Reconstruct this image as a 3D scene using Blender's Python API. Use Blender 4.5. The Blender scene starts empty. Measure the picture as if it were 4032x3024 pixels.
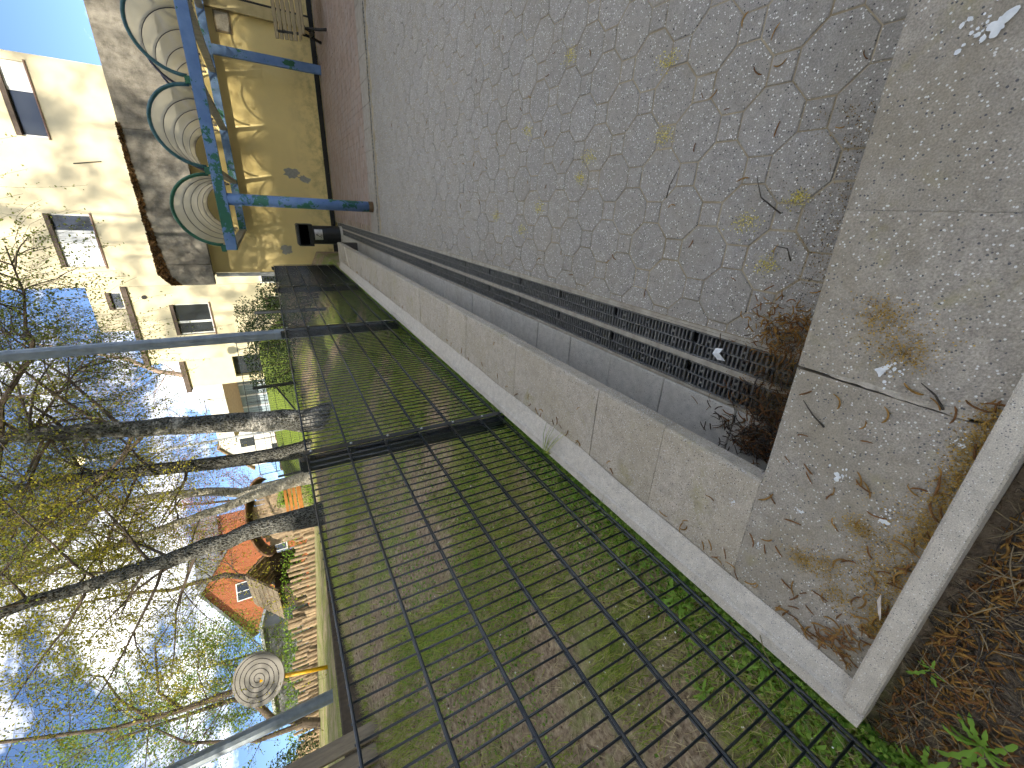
import bpy, math, random
import numpy as np
from mathutils import Vector, Matrix

random.seed(11)
RNG = np.random.default_rng(11)
SC = bpy.context.scene
COL = SC.collection
rad = math.radians

# ------------------------------------------------------------------ camera
cam_data = bpy.data.cameras.new('camera')
cam_data.sensor_fit = 'HORIZONTAL'
cam_data.sensor_width = 36.0
cam_data.lens = 14.147
cam_data.clip_start = 0.02
cam_data.clip_end = 3000
cam = bpy.data.objects.new('camera', cam_data)
COL.objects.link(cam)
RIGHT = Vector((0.05276456, -0.49178942, -0.86911396))
UP = -Vector((-0.91968794, -0.36303817, 0.14959074))
BACK = -Vector((-0.38908868, 0.79142053, -0.47144835))
m = Matrix.Identity(4)
for i in range(3):
    m[i][0], m[i][1], m[i][2] = RIGHT[i], UP[i], BACK[i]
m[2][3] = 1.56
cam.matrix_world = m
SC.camera = cam

# ------------------------------------------------------------------ world, sun, exposure
SUN_EL, SUN_AZ = 27.0, 186.0          # azimuth clockwise from +Y (behind the viewer, a little to the left)
world = bpy.data.worlds.new('World')
SC.world = world
world.use_nodes = True
wn, wl = world.node_tree.nodes, world.node_tree.links
wn.clear()
w_out = wn.new('ShaderNodeOutputWorld')
w_bg = wn.new('ShaderNodeBackground')
w_bg.inputs['Strength'].default_value = 0.08
sky = wn.new('ShaderNodeTexSky')
sky.sky_type = 'NISHITA'
sky.sun_disc = False
sky.sun_elevation = rad(SUN_EL)
sky.sun_rotation = rad(SUN_AZ)
sky.air_density = 0.42
sky.dust_density = 0.2
sky.ozone_density = 3.0
tc = wn.new('ShaderNodeTexCoord')
mp = wn.new('ShaderNodeMapping')
mp.inputs['Scale'].default_value = (1.6, 1.6, 3.4)
mp.inputs['Location'].default_value = (2.0, 0.0, 0.6)
wl.new(tc.outputs['Generated'], mp.inputs['Vector'])
cn = wn.new('ShaderNodeTexNoise')
cn.inputs['Scale'].default_value = 2.1
cn.inputs['Detail'].default_value = 8
cn.inputs['Roughness'].default_value = 0.6
wl.new(mp.outputs['Vector'], cn.inputs['Vector'])
cr = wn.new('ShaderNodeValToRGB')
cr.color_ramp.elements[0].position = 0.49
cr.color_ramp.elements[0].color = (0, 0, 0, 1)
cr.color_ramp.elements[1].position = 0.70
cr.color_ramp.elements[1].color = (0.95, 0.95, 0.95, 1)
wl.new(cn.outputs['Fac'], cr.inputs['Fac'])
cm = wn.new('ShaderNodeMixRGB')
cm.inputs['Color2'].default_value = (19.0, 18.7, 18.2, 1)
wl.new(cr.outputs['Color'], cm.inputs['Fac'])
wl.new(sky.outputs['Color'], cm.inputs['Color1'])
wl.new(cm.outputs['Color'], w_bg.inputs['Color'])
wl.new(w_bg.outputs['Background'], w_out.inputs['Surface'])

sun_d = bpy.data.lights.new('sun', 'SUN')
sun_d.energy = 2.0
sun_d.angle = rad(0.55)
sun_d.color = (1.0, 0.93, 0.82)
sun = bpy.data.objects.new('sun', sun_d)
COL.objects.link(sun)
sd = Vector((math.sin(rad(SUN_AZ)) * math.cos(rad(SUN_EL)), math.cos(rad(SUN_AZ)) * math.cos(rad(SUN_EL)), math.sin(rad(SUN_EL))))
sun.rotation_euler = sd.to_track_quat('Z', 'Y').to_euler()
sun.location = (0, -30, 40)

SC.view_settings.view_transform = 'Standard'
SC.view_settings.look = 'None'
SC.view_settings.exposure = 2.0
SC.view_settings.use_white_balance = True      # the phone balanced for the open shade
SC.view_settings.white_balance_temperature = 6800
SC.view_settings.white_balance_tint = 8
SC.view_settings.gamma = 1.0
SC.view_settings.use_curve_mapping = False
SC.render.engine = 'CYCLES'
SC.cycles.max_bounces = 4
SC.cycles.diffuse_bounces = 2
SC.cycles.glossy_bounces = 2
SC.cycles.transmission_bounces = 3
SC.cycles.transparent_max_bounces = 6
SC.cycles.use_adaptive_sampling = True
SC.cycles.adaptive_threshold = 0.03
SC.cycles.adaptive_min_samples = 12
SC.cycles.use_denoising = True

# ------------------------------------------------------------------ helpers
def lin(h):
    h = h.lstrip('#')
    out = []
    for i in (0, 2, 4):
        c = int(h[i:i + 2], 16) / 255
        out.append(c / 12.92 if c <= 0.04045 else ((c + 0.055) / 1.055) ** 2.4)
    return tuple(out) + (1,)

def rgba(c):
    return c if len(c) == 4 else tuple(c) + (1,)

class NT:
    """small node-tree writer"""
    def __init__(self, name):
        self.m = bpy.data.materials.new(name)
        self.m.use_nodes = True
        self.n, self.l = self.m.node_tree.nodes, self.m.node_tree.links
        self.b = self.n['Principled BSDF']
        self.out = self.n['Material Output']
        self.pos = None
    def new(self, t, **kw):
        nd = self.n.new(t)
        for k, v in kw.items():
            setattr(nd, k, v)
        return nd
    def setin(self, nd, key, v):
        if isinstance(v, bpy.types.NodeSocket):
            self.l.new(v, nd.inputs[key])
        else:
            nd.inputs[key].default_value = v
    def coord(self, obj=False, scale=None):
        if obj:
            t = self.new('ShaderNodeTexCoord')
            s = t.outputs['Object']
        else:
            if self.pos is None:
                self.pos = self.new('ShaderNodeNewGeometry').outputs['Position']
            s = self.pos
        if scale is not None:
            mpn = self.new('ShaderNodeMapping')
            self.l.new(s, mpn.inputs['Vector'])
            mpn.inputs['Scale'].default_value = scale
            s = mpn.outputs['Vector']
        return s
    def noise(self, scale, detail=4, rough=0.55, obj=False, stretch=None):
        nd = self.new('ShaderNodeTexNoise')
        self.l.new(self.coord(obj, stretch), nd.inputs['Vector'])
        nd.inputs['Scale'].default_value = scale
        nd.inputs['Detail'].default_value = detail
        nd.inputs['Roughness'].default_value = rough
        return nd.outputs['Fac']
    def voro(self, scale, obj=False, feature='F1', stretch=None):
        nd = self.new('ShaderNodeTexVoronoi', feature=feature)
        self.l.new(self.coord(obj, stretch), nd.inputs['Vector'])
        nd.inputs['Scale'].default_value = scale
        return nd
    def ramp(self, fac, *stops):
        nd = self.new('ShaderNodeValToRGB')
        self.l.new(fac, nd.inputs['Fac'])
        el = nd.color_ramp.elements
        while len(el) < len(stops):
            el.new(0.5)
        for e, (p, c) in zip(el, stops):
            e.position = p
            e.color = rgba(c) if not isinstance(c, (int, float)) else (c, c, c, 1)
        return nd.outputs['Color']
    def mix(self, fac, a, b, mode='MIX'):
        nd = self.new('ShaderNodeMixRGB', blend_type=mode)
        self.setin(nd, 'Fac', fac)
        for k, v in (('Color1', a), ('Color2', b)):
            if isinstance(v, bpy.types.NodeSocket):
                self.l.new(v, nd.inputs[k])
            else:
                nd.inputs[k].default_value = rgba(v)
        return nd.outputs['Color']
    def math(self, op, a, b=0.0):
        nd = self.new('ShaderNodeMath', operation=op)
        self.setin(nd, 0, a)
        self.setin(nd, 1, b)
        return nd.outputs[0]
    def bump(self, h, strength=0.3, dist=0.01):
        nd = self.new('ShaderNodeBump')
        nd.inputs['Strength'].default_value = strength
        nd.inputs['Distance'].default_value = dist
        self.l.new(h, nd.inputs['Height'])
        self.l.new(nd.outputs['Normal'], self.b.inputs['Normal'])
    def color(self, c):
        self.setin(self.b, 'Base Color', c if isinstance(c, bpy.types.NodeSocket) else rgba(c))
    def done(self, rough=0.8, metal=0.0, spec=None):
        self.setin(self.b, 'Roughness', rough)
        self.b.inputs['Metallic'].default_value = metal
        if spec is not None:
            self.b.inputs['Specular IOR Level'].default_value = spec
        return self.m

def plain(name, c1, c2=None, scale=8.0, rough=0.7, metal=0.0, bump=0.0, bscale=60.0, obj=False, detail=5, spec=None, var=0.0):
    t = NT(name)
    c1 = rgba(c1)
    if c2 is None:
        c2 = tuple(x * 0.75 for x in c1[:3])
    col = t.ramp(t.noise(scale, detail, obj=obj), (0.3, c1), (0.7, c2))
    if var:
        oi = t.new('ShaderNodeObjectInfo')
        v = t.math('MULTIPLY_ADD', oi.outputs['Random'], var)
        v.node.inputs[2].default_value = 1 - var / 2
        hv = t.new('ShaderNodeHueSaturation')
        t.l.new(col, hv.inputs['Color'])
        t.l.new(v, hv.inputs['Value'])
        col = hv.outputs['Color']
    t.color(col)
    if bump:
        t.bump(t.noise(bscale, 6, obj=obj), bump, 0.01)
    return t.done(rough, metal, spec)

def aggregate(name, base, stain, speck_scale=140.0, light=0.75, dark=0.06, lt=0.90, dk=0.07, bump=0.25, var=0.12, stain_amt=0.55, stain_scale=3.0, moss=None):
    """cast concrete with pale and dark chips"""
    t = NT(name)
    col = t.ramp(t.noise(26, 6, 0.7), (0.3, tuple(x * 0.80 for x in base[:3])), (0.7, tuple(min(1, x * 1.16) for x in base[:3])))
    gr = t.ramp(t.noise(speck_scale * 1.3, 2, 0.6), (0.32, 0.62), (0.68, 1.28))
    col = t.mix(0.75, col, gr, 'MULTIPLY')
    st = t.ramp(t.noise(stain_scale, 5, 0.65), (0.42, 0.0), (0.68, stain_amt))
    col = t.mix(st, col, stain)
    if moss is not None:
        mo = t.ramp(t.noise(5.3, 6, 0.7), (0.56, 0.0), (0.70, 0.6))
        col = t.mix(mo, col, moss)
    v = t.voro(speck_scale)
    sep = t.new('ShaderNodeSeparateColor')
    t.l.new(v.outputs['Color'], sep.inputs['Color'])
    near = t.math('LESS_THAN', v.outputs['Distance'], 0.42)
    lm = t.math('MULTIPLY', t.math('GREATER_THAN', sep.outputs['Red'], lt), near)
    dm = t.math('MULTIPLY', t.math('LESS_THAN', sep.outputs['Red'], dk), near)
    v2 = t.voro(speck_scale * 0.55)
    sep2 = t.new('ShaderNodeSeparateColor')
    t.l.new(v2.outputs['Color'], sep2.inputs['Color'])
    near2 = t.math('LESS_THAN', v2.outputs['Distance'], 0.26)
    lm2 = t.math('MULTIPLY', t.math('GREATER_THAN', sep2.outputs['Green'], lt + 0.05), near2)
    dm2 = t.math('MULTIPLY', t.math('LESS_THAN', sep2.outputs['Green'], dk * 0.7), near2)
    col = t.mix(t.math('MAXIMUM', dm, dm2), col, (dark, dark, dark * 1.05))
    col = t.mix(t.math('MAXIMUM', lm, lm2), col, (light, light, light * 0.96))
    if var:
        oi = t.new('ShaderNodeObjectInfo')
        gi = t.new('ShaderNodeNewGeometry')
        r = t.math('FRACT', t.math('ADD', oi.outputs['Random'], gi.outputs['Random Per Island']))
        vv = t.math('MULTIPLY_ADD', r, var)
        vv.node.inputs[2].default_value = 1 - var / 2
        hv = t.new('ShaderNodeHueSaturation')
        t.l.new(col, hv.inputs['Color'])
        t.l.new(vv, hv.inputs['Value'])
        col = hv.outputs['Color']
    t.color(col)
    h = t.mix(0.5, t.noise(180, 4, 0.7), v.outputs['Distance'])
    t.bump(h, bump, 0.006)
    return t.done(0.85, 0, 0.3)

class MB:
    """collects shapes, links them as ONE mesh object"""
    def __init__(self):
        self.v, self.f, self.mi = [], [], []
    def add(self, verts, faces, mi=0):
        o = len(self.v)
        self.v += [tuple(p) for p in verts]
        self.f += [tuple(i + o for i in fc) for fc in faces]
        self.mi += [mi] * len(faces)
        return self
    def box(self, x0, x1, y0, y1, z0, z1, mi=0, M=None):
        vs = [(x0, y0, z0), (x1, y0, z0), (x1, y1, z0), (x0, y1, z0), (x0, y0, z1), (x1, y0, z1), (x1, y1, z1), (x0, y1, z1)]
        if M is not None:
            vs = [M @ Vector(p) for p in vs]
        return self.add(vs, [(3, 2, 1, 0), (4, 5, 6, 7), (0, 1, 5, 4), (1, 2, 6, 5), (2, 3, 7, 6), (3, 0, 4, 7)], mi)
    def cbox(self, x0, x1, y0, y1, z0, z1, c=0.004, mi=0, M=None, seed=None, jit=0.0):
        """box whose top and vertical edges are chamfered"""
        def ring(ix, z, k):
            a, b, e, d = x0 + ix, x1 - ix, y0 + ix, y1 - ix
            return [(a + k, e, z), (b - k, e, z), (b, e + k, z), (b, d - k, z), (b - k, d, z), (a + k, d, z), (a, d - k, z), (a, e + k, z)]
        vs = ring(0, z0, c) + ring(0, z1 - c, c) + ring(c, z1, c)
        fs = [tuple(range(7, -1, -1)), tuple(range(16, 24))]
        for k in (0, 8):
            for i in range(8):
                j = (i + 1) % 8
                fs.append((k + i, k + j, k + 8 + j, k + 8 + i))
        if M is not None:
            vs = [M @ Vector(p) for p in vs]
        return self.add(vs, fs, mi)
    def prism(self, poly, z0, z1, c=0.0, mi=0):
        n = len(poly)
        cx = sum(p[0] for p in poly) / n
        cy = sum(p[1] for p in poly) / n
        vs = [(x, y, z0) for x, y in poly]
        if c:
            vs += [(x, y, z1 - c) for x, y in poly]
            for x, y in poly:
                d = math.hypot(x - cx, y - cy)
                s = (d - c) / d
                vs.append((cx + (x - cx) * s, cy + (y - cy) * s, z1))
            rings = 3
        else:
            vs += [(x, y, z1) for x, y in poly]
            rings = 2
        fs = [tuple(range(n - 1, -1, -1)), tuple(range((rings - 1) * n, rings * n))]
        for r in range(rings - 1):
            for i in range(n):
                j = (i + 1) % n
                fs.append((r * n + i, r * n + j, (r + 1) * n + j, (r + 1) * n + i))
        return self.add(vs, fs, mi)
    def tube(self, pts, r, n=6, cap=True, mi=0):
        pts = [Vector(p) for p in pts]
        rs = r if isinstance(r, (list, tuple)) else [r] * len(pts)
        vs, fs = [], []
        ref = Vector((0, 0, 1))
        d0 = (pts[-1] - pts[0]).normalized()
        if abs(d0.z) > 0.9:
            ref = Vector((1, 0, 0))
        for i, p in enumerate(pts):
            d = (pts[min(i + 1, len(pts) - 1)] - pts[max(i - 1, 0)])
            if d.length < 1e-9:
                d = d0
            d.normalize()
            a = d.cross(ref)
            if a.length < 1e-4:
                a = d.cross(Vector((0, 1, 0)))
            a.normalize()
            b = d.cross(a)
            for k in range(n):
                t = 2 * math.pi * k / n
                vs.append(p + (a * math.cos(t) + b * math.sin(t)) * rs[i])
        for i in range(len(pts) - 1):
            for k in range(n):
                k2 = (k + 1) % n
                fs.append((i * n + k, (i + 1) * n + k, (i + 1) * n + k2, i * n + k2))
        if cap:
            fs.append(tuple(range(n)))
            fs.append(tuple((len(pts) - 1) * n + k for k in range(n - 1, -1, -1)))
        return self.add(vs, fs, mi)
    def mesh(self, name, mats, smooth=False):
        me = bpy.data.meshes.new(name)
        me.from_pydata(self.v, [], self.f)
        for mt in (mats if isinstance(mats, (list, tuple)) else [mats]):
            me.materials.append(mt)
        if len(set(self.mi)) > 1:
            me.polygons.foreach_set('material_index', self.mi)
        if smooth:
            me.polygons.foreach_set('use_smooth', [True] * len(me.polygons))
        me.update()
        return me
    def build(self, name, mats, parent=None, smooth=False, loc=None):
        return link(name, self.mesh(name, mats, smooth), parent, loc)

def link(name, data, parent=None, loc=None, rot=None, scale=None):
    o = bpy.data.objects.new(name, data)
    COL.objects.link(o)
    if parent is not None:
        o.parent = parent
    if loc is not None:
        o.location = loc
    if rot is not None:
        o.rotation_euler = rot
    if scale is not None:
        o.scale = scale
    return o

def tag(o, label=None, cat=None, group=None, kind=None):
    if label:
        o['label'] = label
    if cat:
        o['category'] = cat
    if group:
        o['group'] = group
    if kind:
        o['kind'] = kind
    return o

def thing(name, label, cat, loc=(0, 0, 0), group=None, rz=0.0):
    o = link(name, None, None, loc, (0, 0, rz))
    o.empty_display_size = 0.1
    return tag(o, label, cat, group)

def big_mesh(name, verts, faces, mats, mi=None, smooth=False):
    """numpy verts (n,3), faces (k,3|4)"""
    me = bpy.data.meshes.new(name)
    verts = np.asarray(verts, dtype=np.float32)
    faces = np.asarray(faces, dtype=np.int32)
    k = faces.shape[1]
    me.vertices.add(len(verts))
    me.vertices.foreach_set('co', verts.ravel())
    me.loops.add(faces.size)
    me.loops.foreach_set('vertex_index', faces.ravel())
    me.polygons.add(len(faces))
    me.polygons.foreach_set('loop_start', np.arange(0, faces.size, k, dtype=np.int32))
    me.polygons.foreach_set('loop_total', np.full(len(faces), k, dtype=np.int32))
    for mt in (mats if isinstance(mats, (list, tuple)) else [mats]):
        me.materials.append(mt)
    if mi is not None:
        me.polygons.foreach_set('material_index', np.asarray(mi, dtype=np.int32))
    if smooth:
        me.polygons.foreach_set('use_smooth', np.ones(len(faces), dtype=bool))
    me.update(calc_edges=True)
    me.validate()
    return me

def sstep(t):
    t = np.clip(t, 0, 1)
    return t * t * (3 - 2 * t)

def vnoise(x, y, s, seed=0):
    """cheap smooth value noise"""
    x = np.asarray(x) * s + seed * 17.3
    y = np.asarray(y) * s + seed * 9.1
    xi, yi = np.floor(x), np.floor(y)
    fx, fy = sstep(x - xi), sstep(y - yi)
    def h(a, b):
        return np.modf(np.abs(np.sin(a * 127.1 + b * 311.7) * 43758.5453))[0]
    return (h(xi, yi) * (1 - fx) + h(xi + 1, yi) * fx) * (1 - fy) + (h(xi, yi + 1) * (1 - fx) + h(xi + 1, yi + 1) * fx) * fy

# scattered leaf helper ------------------------------------------------
def leaf_quads(P, size, flat=0.0, aspect=0.6, rng=RNG, drop=0.0):
    """P (n,3) centres -> folded two-triangle leaves"""
    P = np.asarray(P, dtype=float)
    n = len(P)
    d = rng.normal(size=(n, 3))
    d[:, 2] = d[:, 2] * (1 - flat) - drop
    d /= np.linalg.norm(d, axis=1)[:, None] + 1e-9
    u = np.cross(d, rng.normal(size=(n, 3)))
    u /= np.linalg.norm(u, axis=1)[:, None] + 1e-9
    s = size * rng.uniform(0.6, 1.3, n)[:, None]
    a = P - d * s * 0.5
    c = P + d * s * 0.5
    l = P + u * s * 0.5 * aspect
    r = P - u * s * 0.5 * aspect
    V = np.stack([a, r, c, l], 1).reshape(-1, 3)
    F = np.arange(4 * n).reshape(-1, 4)
    return V, F

# ------------------------------------------------------------------ materials
M_ledge = aggregate('ledge_concrete', lin('b5ac9e'), lin('a0957c'), 260, lt=0.93, dk=0.05, light=0.66, var=0.10, stain_amt=0.5, bump=0.4, moss=lin('968f60'))
M_front = aggregate('front_slab_concrete', lin('a39c91'), lin('8c826c'), 200, lt=0.925, dk=0.05, light=0.66, dark=0.11, var=0.06, stain_amt=0.55, bump=0.4, moss=lin('918a5c'))
M_kerb = aggregate('kerb_concrete', lin('c6bfb3'), lin('b3a898'), 330, lt=0.95, dk=0.07, light=0.75, dark=0.18, var=0.08, stain_amt=0.35, bump=0.2)
M_tile = aggregate('channel_tile', lin('bebbb3'), lin('a29a8d'), 300, lt=0.985, dk=0.02, light=0.5, var=0.10, stain_amt=0.4, bump=0.12)
M_paver = aggregate('octagon_paver', lin('9c9892'), lin('958d7c'), 170, lt=0.90, dk=0.04, light=0.78, var=0.09, stain_amt=0.35, bump=0.35)
M_rim = plain('drain_rim', lin('b3ada0'), lin('8e867a'), 18, 0.85, bump=0.3, bscale=120)
M_sand = plain('joint_sand', lin('aea28b'), lin('85775c'), 5, 0.95, bump=0.6, bscale=150)
M_grate = plain('cast_grate', lin('6f706f'), lin('575857'), 40, 0.55, metal=0.3, bump=0.25, bscale=220)
M_trough = plain('drain_trough', lin('2a2825'), lin('191817'), 12, 0.95)
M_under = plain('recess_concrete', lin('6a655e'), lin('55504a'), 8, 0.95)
M_fence = plain('anthracite_coating', lin('232a32'), lin('1d242b'), 6, 0.28, metal=0.0, spec=0.7)
M_bolt = plain('zinc_bolt', lin('d9dcdf'), lin('b7babd'), 90, 0.3, metal=0.8)
M_galv = NT('galvanised_steel')
_g = M_galv.voro(22, stretch=(1, 1, 0.45))
M_galv.color(M_galv.mix(0.35, M_galv.ramp(M_galv.noise(9, 6), (0.3, lin('8b949b')), (0.7, lin('6f787f'))), M_galv.ramp(_g.outputs['Distance'], (0.0, 0.35), (0.8, 0.65)), 'SOFT_LIGHT'))
M_galv = M_galv.done(0.5, 0.45)

def earth_mat():
    t = NT('earth_and_grass')
    litter = t.ramp(t.noise(34, 7, 0.72), (0.30, lin('5c4d3c')), (0.5, lin('a5917a')), (0.70, lin('d6c4a8')))
    green = t.ramp(t.noise(70, 6, 0.7), (0.3, lin('5c7030')), (0.7, lin('a9b85c')))
    pos = t.new('ShaderNodeSeparateXYZ')
    t.l.new(t.coord(), pos.inputs['Vector'])
    patch = t.noise(1.7, 6, 0.68)
    gm = t.ramp(patch, (0.50, 0.0), (0.62, 0.75))
    col = t.mix(gm, litter, green)
    # trodden soil in front of the kerb
    front = t.new('ShaderNodeMapRange')
    t.l.new(pos.outputs['Y'], front.inputs['Value'])
    front.inputs['From Min'].default_value = 0.10
    front.inputs['From Max'].default_value = 0.03
    dirt = t.ramp(t.noise(55, 8, 0.75), (0.32, lin('4e4236')), (0.52, lin('7c6e5d')), (0.70, lin('a89a86')))
    right = t.new('ShaderNodeMapRange')
    t.l.new(pos.outputs['X'], right.inputs['Value'])
    right.inputs['From Min'].default_value = -1.45
    right.inputs['From Max'].default_value = -1.05
    col = t.mix(t.math('MULTIPLY', front.outputs[0], right.outputs[0]), col, dirt)
    # mown lawn bank and meadow beyond
    far = t.new('ShaderNodeMapRange')
    t.l.new(pos.outputs['Y'], far.inputs['Value'])
    far.inputs['From Min'].default_value = 12.5
    far.inputs['From Max'].default_value = 15
    lawn = t.ramp(t.noise(9, 7, 0.7), (0.3, lin('566a28')), (0.7, lin('849440')))
    col = t.mix(far.outputs[0], col, lawn)
    # sandy path of the playground
    left = t.new('ShaderNodeMapRange')
    d = t.math('ADD', t.math('MULTIPLY', t.math('ADD', pos.outputs['X'], 4.2), -0.89), t.math('MULTIPLY', t.math('ADD', pos.outputs['Y'], -2.2), -0.455))
    t.l.new(d, left.inputs['Value'])
    left.inputs['From Min'].default_value = 0.0
    left.inputs['From Max'].default_value = 0.3
    sandy = t.ramp(t.noise(16, 7, 0.7), (0.3, lin('9c8a6d')), (0.7, lin('c7b594')))
    grs = t.ramp(t.noise(2.6, 5, 0.7), (0.40, 0.0), (0.56, 0.8))
    sandy = t.mix(grs, sandy, t.ramp(t.noise(40, 6, 0.7), (0.3, lin('5d6e24')), (0.7, lin('98a34c'))))
    col = t.mix(left.outputs[0], col, sandy)
    t.color(col)
    t.bump(t.noise(90, 8, 0.75), 0.8, 0.03)
    return t.done(0.95, 0, 0.15)
M_earth = earth_mat()

def leaf_mat(name, c1, c2, trans=0.45):
    t = NT(name)
    gi = t.new('ShaderNodeNewGeometry')
    col = t.ramp(gi.outputs['Random Per Island'], (0.0, c1), (1.0, c2))
    t.color(col)
    t.b.inputs['Roughness'].default_value = 0.55
    t.b.inputs['Specular IOR Level'].default_value = 0.25
    tr = t.new('ShaderNodeBsdfTranslucent')
    t.l.new(col, tr.inputs['Color'])
    mx = t.new('ShaderNodeMixShader')
    mx.inputs['Fac'].default_value = trans
    t.l.new(t.b.outputs[0], mx.inputs[1])
    t.l.new(tr.outputs[0], mx.inputs[2])
    t.l.new(mx.outputs[0], t.out.inputs['Surface'])
    return t.m
M_leaf_y = leaf_mat('spring_birch_leaf', lin('8a8c26'), lin('cfc44c'), 0.5)
M_leaf_g = leaf_mat('fresh_green_leaf', lin('54752a'), lin('93a944'))
M_leaf_o = leaf_mat('olive_leaf', lin('66752f'), lin('9aa14a'), 0.5)
M_leaf_r = leaf_mat('copper_leaf', lin('8a4a3a'), lin('c79a86'))
M_hedge = leaf_mat('hedge_leaf', lin('476a1c'), lin('8fae3c'), 0.3)
M_shrub = leaf_mat('evergreen_leaf', lin('2c3b1f'), lin('55683a'), 0.2)
M_grass = leaf_mat('grass_blade', lin('7c983a'), lin('c0c468'), 0.35)
M_dry = leaf_mat('dry_blade', lin('ab9a74'), lin('d8c8a0'), 0.2)
M_weed = leaf_mat('dandelion_leaf', lin('5f8f2e'), lin('98bd4e'), 0.35)
M_clover = leaf_mat('clover_leaf', lin('5c8a30'), lin('9cbb50'), 0.35)

def bark_mat(name, dark, mid, pale, amt):
    t = NT(name)
    v = t.voro(48, obj=True, stretch=(1, 1, 0.6))
    col = t.ramp(t.noise(17, 8, 0.75, obj=True), (0.32, dark), (0.6, mid), (0.85, tuple(x * 1.3 for x in mid[:3])))
    wt = t.ramp(t.noise(3.1, 6, 0.72, obj=True), (0.60 - amt, 0.0), (0.68 - amt, 1.0))
    wt2 = t.ramp(t.noise(14, 5, 0.7, obj=True, stretch=(1, 1, 3.2)), (0.42, 0.15), (0.55, 1.0))
    col = t.mix(t.math('MULTIPLY', wt, wt2), col, pale)
    col = t.mix(t.ramp(v.outputs['Distance'], (0.25, 0.0), (0.6, 0.3)), col, (0.42, 0.43, 0.40))
    t.color(col)
    t.bump(t.mix(0.5, v.outputs['Distance'], t.noise(20, 8, 0.75, obj=True)), 1.0, 0.06)
    return t.done(0.95, 0, 0.1)
M_bark = bark_mat('rough_birch_bark', lin('171512'), lin('48453d'), lin('a9a59a'), 0.05)
M_bark_c = bark_mat('patchy_birch_bark', lin('171512'), lin('4c4941'), lin('cfcac0'), 0.11)
M_bark_w = bark_mat('pale_birch_bark', lin('4a4436'), lin('9a917c'), lin('e0d9c8'), 0.22)
M_bark_d = plain('dark_twig_bark', lin('4a4036'), lin('6a5e50'), 9, 0.95)
M_bark_p = plain('grey_pink_bark', lin('8d7b6c'), lin('a99583'), 9, 0.95)

M_wood_grey = NT('weathered_wood')
M_wood_grey.color(M_wood_grey.ramp(M_wood_grey.noise(5, 8, 0.7, obj=True, stretch=(4, 4, 0.6)), (0.3, lin('6d6152')), (0.7, lin('a2937c'))))
M_wood_grey = M_wood_grey.done(0.9)
M_beam = plain('dark_timber', lin('5f5243'), lin('433a30'), 14, 0.9, bump=0.4)
M_log = plain('palisade_timber', lin('a08c70'), lin('7a6953'), 11, 0.9, bump=0.5, bscale=40, var=0.5)
M_hutwood = plain('hut_planks', lin('b9a183'), lin('94806a'), 9, 0.9, bump=0.3, var=0.2)
M_orange = plain('orange_wood', lin('b87a34'), lin('9c6426'), 14, 0.6, bump=0.2)

# ------------------------------------------------------------------ terrain
def terrain(x, y):
    x = np.asarray(x, dtype=float)
    y = np.asarray(y, dtype=float)
    a = 0.345 + 1.10 * sstep((-1.30 - x) / 3.1 + np.maximum(0, (y - 9.2) / 9.0) * (x < -1.15))
    d = (x + 4.2) * -0.89 + (y - 2.2) * -0.455
    b = 1.58 + 0.13 * np.clip(d, 0, 13)
    z = a + (b - a) * sstep(d / 0.35) * (x < -3.0)
    z = z + 1.35 * sstep((y - 15.5) / 6.0) * sstep((-5.3 - x) / 1.6) * (d < 0)
    z = z + 0.03 * (vnoise(x, y, 1.3, 1) - 0.5) * sstep((-1.3 - x) / 0.6) + 0.02 * (vnoise(x, y, 6, 2) - 0.5) * sstep((-1.25 - x) / 0.3)
    front = (y < 0.075)
    zf = 0.325 + 0.018 * (vnoise(x, y, 9, 3) - 0.5) + 0.01 * (vnoise(x, y, 30, 4) - 0.5)
    z = np.where(front & (x > -1.3), zf, z)
    yard = (x > -1.17) & (y > 0.075)
    z = np.where(yard, -0.35, z)
    far = np.hypot(x, y) > 70
    z = np.where(far, 2.6, z)
    return z

def axis(lo, hi, fine_lo, fine_hi, step, extra=()):
    a = list(np.arange(fine_lo, fine_hi + 1e-6, step))
    x, s = fine_lo, step
    while x > lo:
        s *= 1.22
        x -= s
        a.append(max(x, lo))
    x, s = fine_hi, step
    while x < hi:
        s *= 1.22
        x += s
        a.append(min(x, hi))
    return np.unique(np.round(np.array(a + list(extra)), 4))

gx = axis(-900, 900, -7, 0.6, 0.07, (-1.172, -1.168))
gy = axis(-900, 900, -0.5, 9.5, 0.08, (0.0745, 0.0755, -0.2, -0.1, 0.02, 0.04, 0.06))
GX, GY = np.meshgrid(gx, gy, indexing='ij')
GZ = terrain(GX, GY)
nv = GX.size
idx = np.arange(nv).reshape(GX.shape)
fcs = np.stack([idx[:-1, :-1].ravel(), idx[1:, :-1].ravel(), idx[1:, 1:].ravel(), idx[:-1, 1:].ravel()], 1)
ground = link('ground', big_mesh('ground', np.stack([GX.ravel(), GY.ravel(), GZ.ravel()], 1), fcs, M_earth, smooth=True))
tag(ground, 'brown earth and patchy lawn rising behind the mesh fence', None, None, 'structure')

def hz(x, y):
    return float(terrain(np.array([x]), np.array([y]))[0])

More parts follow.
